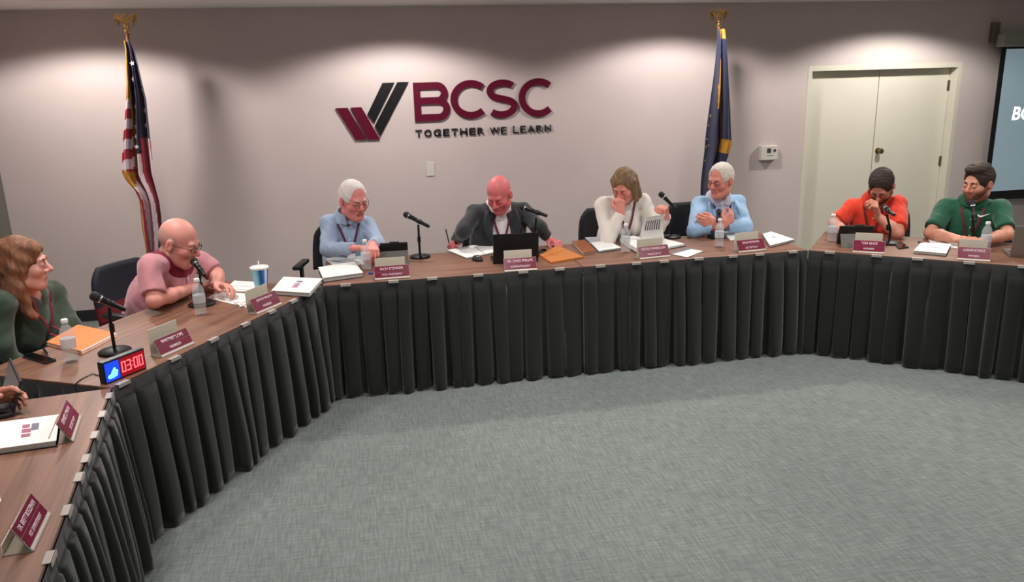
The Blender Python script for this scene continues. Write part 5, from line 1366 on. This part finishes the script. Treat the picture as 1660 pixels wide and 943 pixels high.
    # ---- hair
    if hair:
        st, hcol = hair
        hm = mat('hair_%s' % key, hcol, .65, bump=.9, bscale=(110 if st in ('bob', 'long') else 160), stretch=(1, 1, .16) if st in ('bob', 'long') else (1, 1, 1), var=(.42 if st in ('bob', 'long') else (.10 if min(hcol) > 150 else .28)), vscale=70)
        Fh = Field(hc - .30 * hs, hc + .22 * hs, .0046)
        if st in ('short', 'thick'):
            gth = .008 if st == 'short' else .009
            Fh.ell(Hp(0, -.016, .034), A, hr(.077 + gth, .097 + gth, .093 + gth), .01)
            if st == 'thick':
                Fh.ell(Hp(.0, .012, .108), A, hr(.066, .085, .030), .03)
            Fh.ripple(.0014, 220, 5)
            Fh.ell(Hp(0, .108, -.012), A, hr(.072, .066, .100), .012, 'sub')
            Fh.half(Hp(0, .03, -.030), Yh * .42 - Zh)
            for s_ in (-1, 1): Fh.ell(Hp(.088 * s_, .0, -.012), A, hr(.030, .022, .036), .006, 'sub')
        elif st == 'receding':
            Fh.ell(Hp(0, -.018, .030), A, hr(.084, .101, .097), .01)
            Fh.ripple(.0013, 190, 6)
            Fh.ell(Hp(0, .105, .0), A, hr(.066, .075, .115), .012, 'sub')
            Fh.half(Hp(0, .03, -.030), Yh * .42 - Zh)
            for s_ in (-1, 1): Fh.ell(Hp(.088 * s_, .0, -.012), A, hr(.030, .020, .034), .006, 'sub')
        elif st == 'ring':
            Fh.ell(Hp(0, -.018, .026), A, hr(.089, .105, .098), .01)
            Fh.ripple(.002, 150, 7)
            Fh.ell(Hp(0, .075, .050), A, hr(.070, .115, .105), .012, 'sub')
            Fh.half(Hp(0, .03, -.034), Yh * .42 - Zh)
            for s_ in (-1, 1): Fh.ell(Hp(.088 * s_, .004, -.014), A, hr(.030, .018, .032), .006, 'sub')
        elif st == 'bob':
            Fh.ell(Hp(0, -.018, .032), A, hr(.087, .106, .101), .01)
            for s_ in (-1, 1):
                Fh.cone(Hp(.070 * s_, .004, .04), Hp(.078 * s_, .026, -.118), .028 * hs, .020 * hs, .03)
                Fh.cone(Hp(.054 * s_, -.05, .02), Hp(.066 * s_, -.040, -.135), .042 * hs, .028 * hs, .03)
            Fh.cone(Hp(0, -.075, .0), Hp(0, -.075, -.125), .045 * hs, .036 * hs, .04)
            Fh.ripple(.0022, 110, 8)
            Fh.cone(Hp(-.010, .085, .105), Hp(-.006, -.02, .140), .006, .006, .008, None, 'sub')
            Fh.ell(Hp(-.018, .112, -.024), A, hr(.066, .076, .114), .012, 'sub')
        elif st == 'long':
            Fh.ell(Hp(0, -.020, .034), A, hr(.092, .112, .104), .01)
            for s_ in (-1, 1):
                a0 = Hp(.074 * s_, -.01, .02); a1 = Hp(.088 * s_, -.02, -.10)
                Fh.cone(a0, a1, .032 * hs, .036 * hs, .03)
                tip = hc + Xh * .085 * s_ * hs + np.array([0, 0, -.25]) + tf * .03
                Fh.cone(a1, tip, .040 * hs, .022 * hs, .04)
            Fh.cone(Hp(0, -.08, .0), hc - Yh * .07 + np.array([0, 0, -.24]), .060 * hs, .040 * hs, .05)
            Fh.ripple(.0055, 75, 9)
            Fh.ell(Hp(0, .110, -.030), A, hr(.062, .068, .106), .012, 'sub')
        field_object('hair', Fh, hm, root, org)
    if beard is not None:
        Fb = Field(hc - .17 * hs, hc + .17 * hs, .0042)
        Fb.ell(Hp(0, .024, -.048), A, hr(.064, .075, .080), .03)
        Fb.ell(Hp(0, .068, -.103), A, hr(.030, .028, .024), .03)
        Fb.ripple(.0015, 260, 4)
        Fb.half(Hp(0, .06, -.040), Zh + Yh * .55); Fb.half(Hp(0, .0, -.05), -Yh)
        Fb.ell(Hp(0, .10, -.064), A, hr(.020, .05, .011), .004, 'sub')
        Fb.ell(Hp(0, .11, -.028), A, hr(.030, .05, .022), .006, 'sub')
        field_object('beard', Fb, mat('beard_%s' % key, beard, .8, bump=.7, bscale=200, var=.2, vscale=90), root, org)
    if glasses:
        g = MB()
        for s_ in (-1, 1):
            lp = []
            for i in range(17):
                a = 2 * math.pi * i / 16
                ca, sa = math.cos(a), math.sin(a)
                rx = .0235 * abs(ca) ** .7 * (1 if ca > 0 else -1); rz = .0165 * abs(sa) ** .7 * (1 if sa > 0 else -1)
                lp.append(Hp(.031 * s_ + rx, .101 - abs(.031 * s_ + rx) * .08, .001 + rz) - org)
            g.tube(lp, .0017 * hs, 6)
            g.tube([Hp(.054 * s_, .097, .006) - org, Hp(.079 * s_, .05, .008) - org, Hp(.084 * s_, -.012, .008) - org], .0016 * hs, 6)
        g.tube([Hp(-.008, .101, .004) - org, Hp(0, .104, .007) - org, Hp(.008, .101, .004) - org], .0016 * hs, 6)
        g.build('glasses', mat('glasses_%d' % glasses[0], glasses, .3, .5), root, True)
    # ---- trousers, shoes
    kn = []
    T = Field((org[0] - .45 - .3, org[1] - .75, 0.0), (org[0] + .75, org[1] + .75, .72), .013)
    f_ = -n
    sd = np.cross(f_, (0, 0, 1))
    for s_ in (-1, 1):
        h0 = np.array([hip[0], hip[1], .54]) + sd * .085 * s_
        k0 = h0 + f_ * .42 + sd * .05 * s_ + np.array([0, 0, .0]); k0[2] = .54
        a0 = k0 + f_ * .02; a0[2] = .09
        T.cone(h0, k0, .088, .066, .04); T.cone(k0, a0, .064, .050, .03)
        kn.append(a0)
    T.ell((hip[0], hip[1], .55), np.eye(3), (.17, .17, .12), .05)
    T.ripple(.004, 40, 2)
    field_object('trousers', T, mat('trousers_%d_%d_%d' % trousers, trousers, .85, bump=.2, bscale=300), root, org)
    for a0 in kn:
        S_ = Field(a0 - np.array([.25, .25, .1]), a0 + np.array([.25, .25, .1]), .008)
        S_.cone(np.array([a0[0], a0[1], .045]), np.array([a0[0], a0[1], .040]) + f_ * .17, .045, .040, .02); S_.cone(a0 * [1, 1, 0] + [0, 0, .05], a0 * [1, 1, 0] + [0, 0, .10], .045, .045, .02)
        S_.half((0, 0, .004), (0, 0, -1))
        field_object('shoe', S_, m_shoe, root, org)
    return root, surf, org, Hp

FLAT = (14, 16, 18, 22); CURL = (38, 40, 44, 48); FIST = (72, 74, 76, 78); GRIP = (55, 58, 62, 66)
DN = (0, 0, -1)
make_person('greenw', 'person with long auburn hair in a dark green blouse at the far left', (222, 164, 150), (44, 62, 46), 'long', ('long', (122, 78, 54)),
            [((.8, .0, -.05), DN, FLAT), ((.6, -.6, -.05), DN, FLAT)], woman=True, trousers=(24, 24, 30), lanyard=(128, 30, 44), brow=(120, 80, 60), open_neck=.05)
make_person('pink', 'bald person in a pink polo shirt with dark red collar leaning on clasped hands', (220, 150, 138), (196, 132, 142), 'short', None,
            [((.92, .25, .10), (.1, -.3, -.9), CURL, .2), ((.72, -.5, .02), (-.3, -.3, -.8), (28, 30, 34, 38), .3)], trousers=(60, 60, 66), collar=(118, 14, 44), glasses=(52, 48, 48), sides=(150, 138, 130), bulk=1.12, brow=(150, 120, 108), old=True, open_neck=.03, hunch=.012)
make_person('white', 'white haired person in a light blue long sleeved shirt reaching to a tablet', (222, 136, 130), (152, 172, 200), 'long', ('receding', (224, 216, 212)),
            [((.85, -.45, .05), (0, -.2, -1), CURL), ((.0, -.9, -.25), (-.2, 0, -1), CURL, .25)], collar=(160, 178, 204), lanyard=(84, 30, 52), brow=(214, 200, 196), old=True, bulk=1.12, glasses=(120, 96, 96), open_neck=.03)
make_person('suit', 'bald person in a charcoal suit jacket and white shirt writing in a notebook', (216, 114, 118), (226, 224, 230), 'long', None,
            [((-.5, -.8, -.1), (.55, -.3, -.75), GRIP, .05), ((.45, -.85, -.12), (-.1, -.1, -1), CURL, .2)], jacket=(37, 41, 47), collar=(230, 228, 234), lanyard=(96, 26, 48), brow=(170, 96, 92), bulk=1.12, pocket='pin', badge=False, wave=.7, cut_jacket=.07)
make_person('sweater', 'person with shoulder length light brown hair in a white sweater, fist at the mouth', (222, 146, 132), (224, 218, 212), 'long', ('bob', (126, 100, 72)),
            [((-.12, .05, 1), (.2, 1, 0), FIST, .02), ((-.35, -.25, .75), (-.6, -.4, -.5), FIST, .05)], woman=True, lanyard=(96, 40, 56), brow=(120, 90, 70), badge=False, bulk=1.04)
make_person('blue', 'white haired person in a light blue jacket with arms folded, purple lanyard', (220, 144, 128), (196, 196, 210), 'long', ('receding', (214, 206, 196)),
            [((.72, .10, .62), (0, 1, .1), CURL), ((-.85, -.05, .25), (0, 1, 0), CURL)], jacket=(150, 186, 222), collar=(200, 198, 212), lanyard=(70, 30, 84), brow=(200, 180, 170), glasses=(90, 76, 72), old=True, wave=.8)
make_person('orange', 'person in a bright orange polo shirt looking down with hand at chin', (206, 142, 120), (228, 62, 34), 'short', ('short', (46, 35, 29)),
            [((.2, -.85, -.1), DN, FLAT), ((-.28, -.1, .95), (-.75, .5, 0), GRIP, .05)], collar=(216, 56, 32), lanyard=(92, 34, 44), beard=(84, 56, 44), brow=(56, 42, 36), glasses=(40, 34, 34), bulk=1.1, badge=False, open_neck=.02)
make_person('polo', 'bearded person in a dark green short sleeved shirt with lanyard at the right', (210, 148, 124), (24, 92, 66), 'short', ('thick', (54, 40, 33)),
            [((.80, -.6, .0), (.2, .1, -1), CURL, .1), ((-.75, -.5, .0), (0, .1, -1), CURL, .1)], collar=(22, 84, 60), lanyard=(104, 34, 46), beard=(92, 60, 46), brow=(66, 48, 40), bulk=1.22, pocket='swoosh')
# person at the left border: only a hand shows
oA_, uA_, nA_ = FR['A']
def ap(u_, v, z): q = oA_ + uA_ * u_ + nA_ * v; return (q.x, q.y, z)
JL = dict(head=ap(1.30, .95, 1.16), shR=ap(1.10, 1.0, 1.0), shL=ap(1.50, 1.0, 1.0), elR=ap(1.02, .80, .80), wrR=ap(1.15, .60, .80), elL=ap(1.60, .88, .82), wrL=tuple(L['hand9'][0]),
          fwd=(.98, .1, -.2), roll=0, hs=1.05, hip=ap(1.30, 1.08, .56), n=(nA_.x, nA_.y, 0))
make_person('edge', 'person in black at the left border of whom only a hand shows', (202, 140, 120), (26, 25, 28), 'long', ('short', (60, 46, 40)),
            [((.9, .1, 0), DN, FLAT), ((.96, .1, .22), (0, -.8, -.6), (20, 24, 28, 32), .3)], J=JL, brow=(60, 46, 40))

# pen in the writing hand
w_ = np3(L['people']['suit']['wrR'])
a_ = w_ + np.array([-.055, -.075, -.03]); a_[2] = ZT + .012
pen(tuple(a_ + np.array([-.02, .05, .125])), tuple(a_), 'dark pen upright in the writing hand of the suit jacket', 0)

# chairs behind the people
def chair_for(key, label, off=0.0, behind=.0, turn=0.0, **kw):
    J = L['people'].get(key) or JL
    n_ = Vector(J['n']); u_ = Vector((n_.y, -n_.x, 0)); h = Vector(J['hip'])
    p_ = h + u_ * off + n_ * behind
    chair((p_.x, p_.y), math.atan2(n_.y, n_.x) - math.pi / 2 + R(turn), label, **kw)
chair_for('white', 'black office chair with mesh back under the white haired person in light blue shirt', -.10, .02, -12)
chair_for('suit', 'black office chair hidden behind the suit jacket', 0, .0)
chair_for('sweater', 'black office chair behind the white sweater', .0, .02)
chair_for('blue', 'black office chair behind the light blue jacket', -.06, .02)
chair_for('orange', 'black office chair hidden behind the orange shirt', 0, 0)
chair_for('polo', 'black office chair hidden behind the green shirt', 0, 0)
chair_for('greenw', 'black office chair under the dark green blouse', 0, 0)
chair_for('pink', 'office chair with navy and dark red back behind the pink polo', .10, .0, -4, back=mat('chair_navy', (26, 30, 42), .7), lower=mat('chair_red', (112, 24, 34), .7))
chair_for('edge', 'black office chair under the person at the left border', 0, 0)
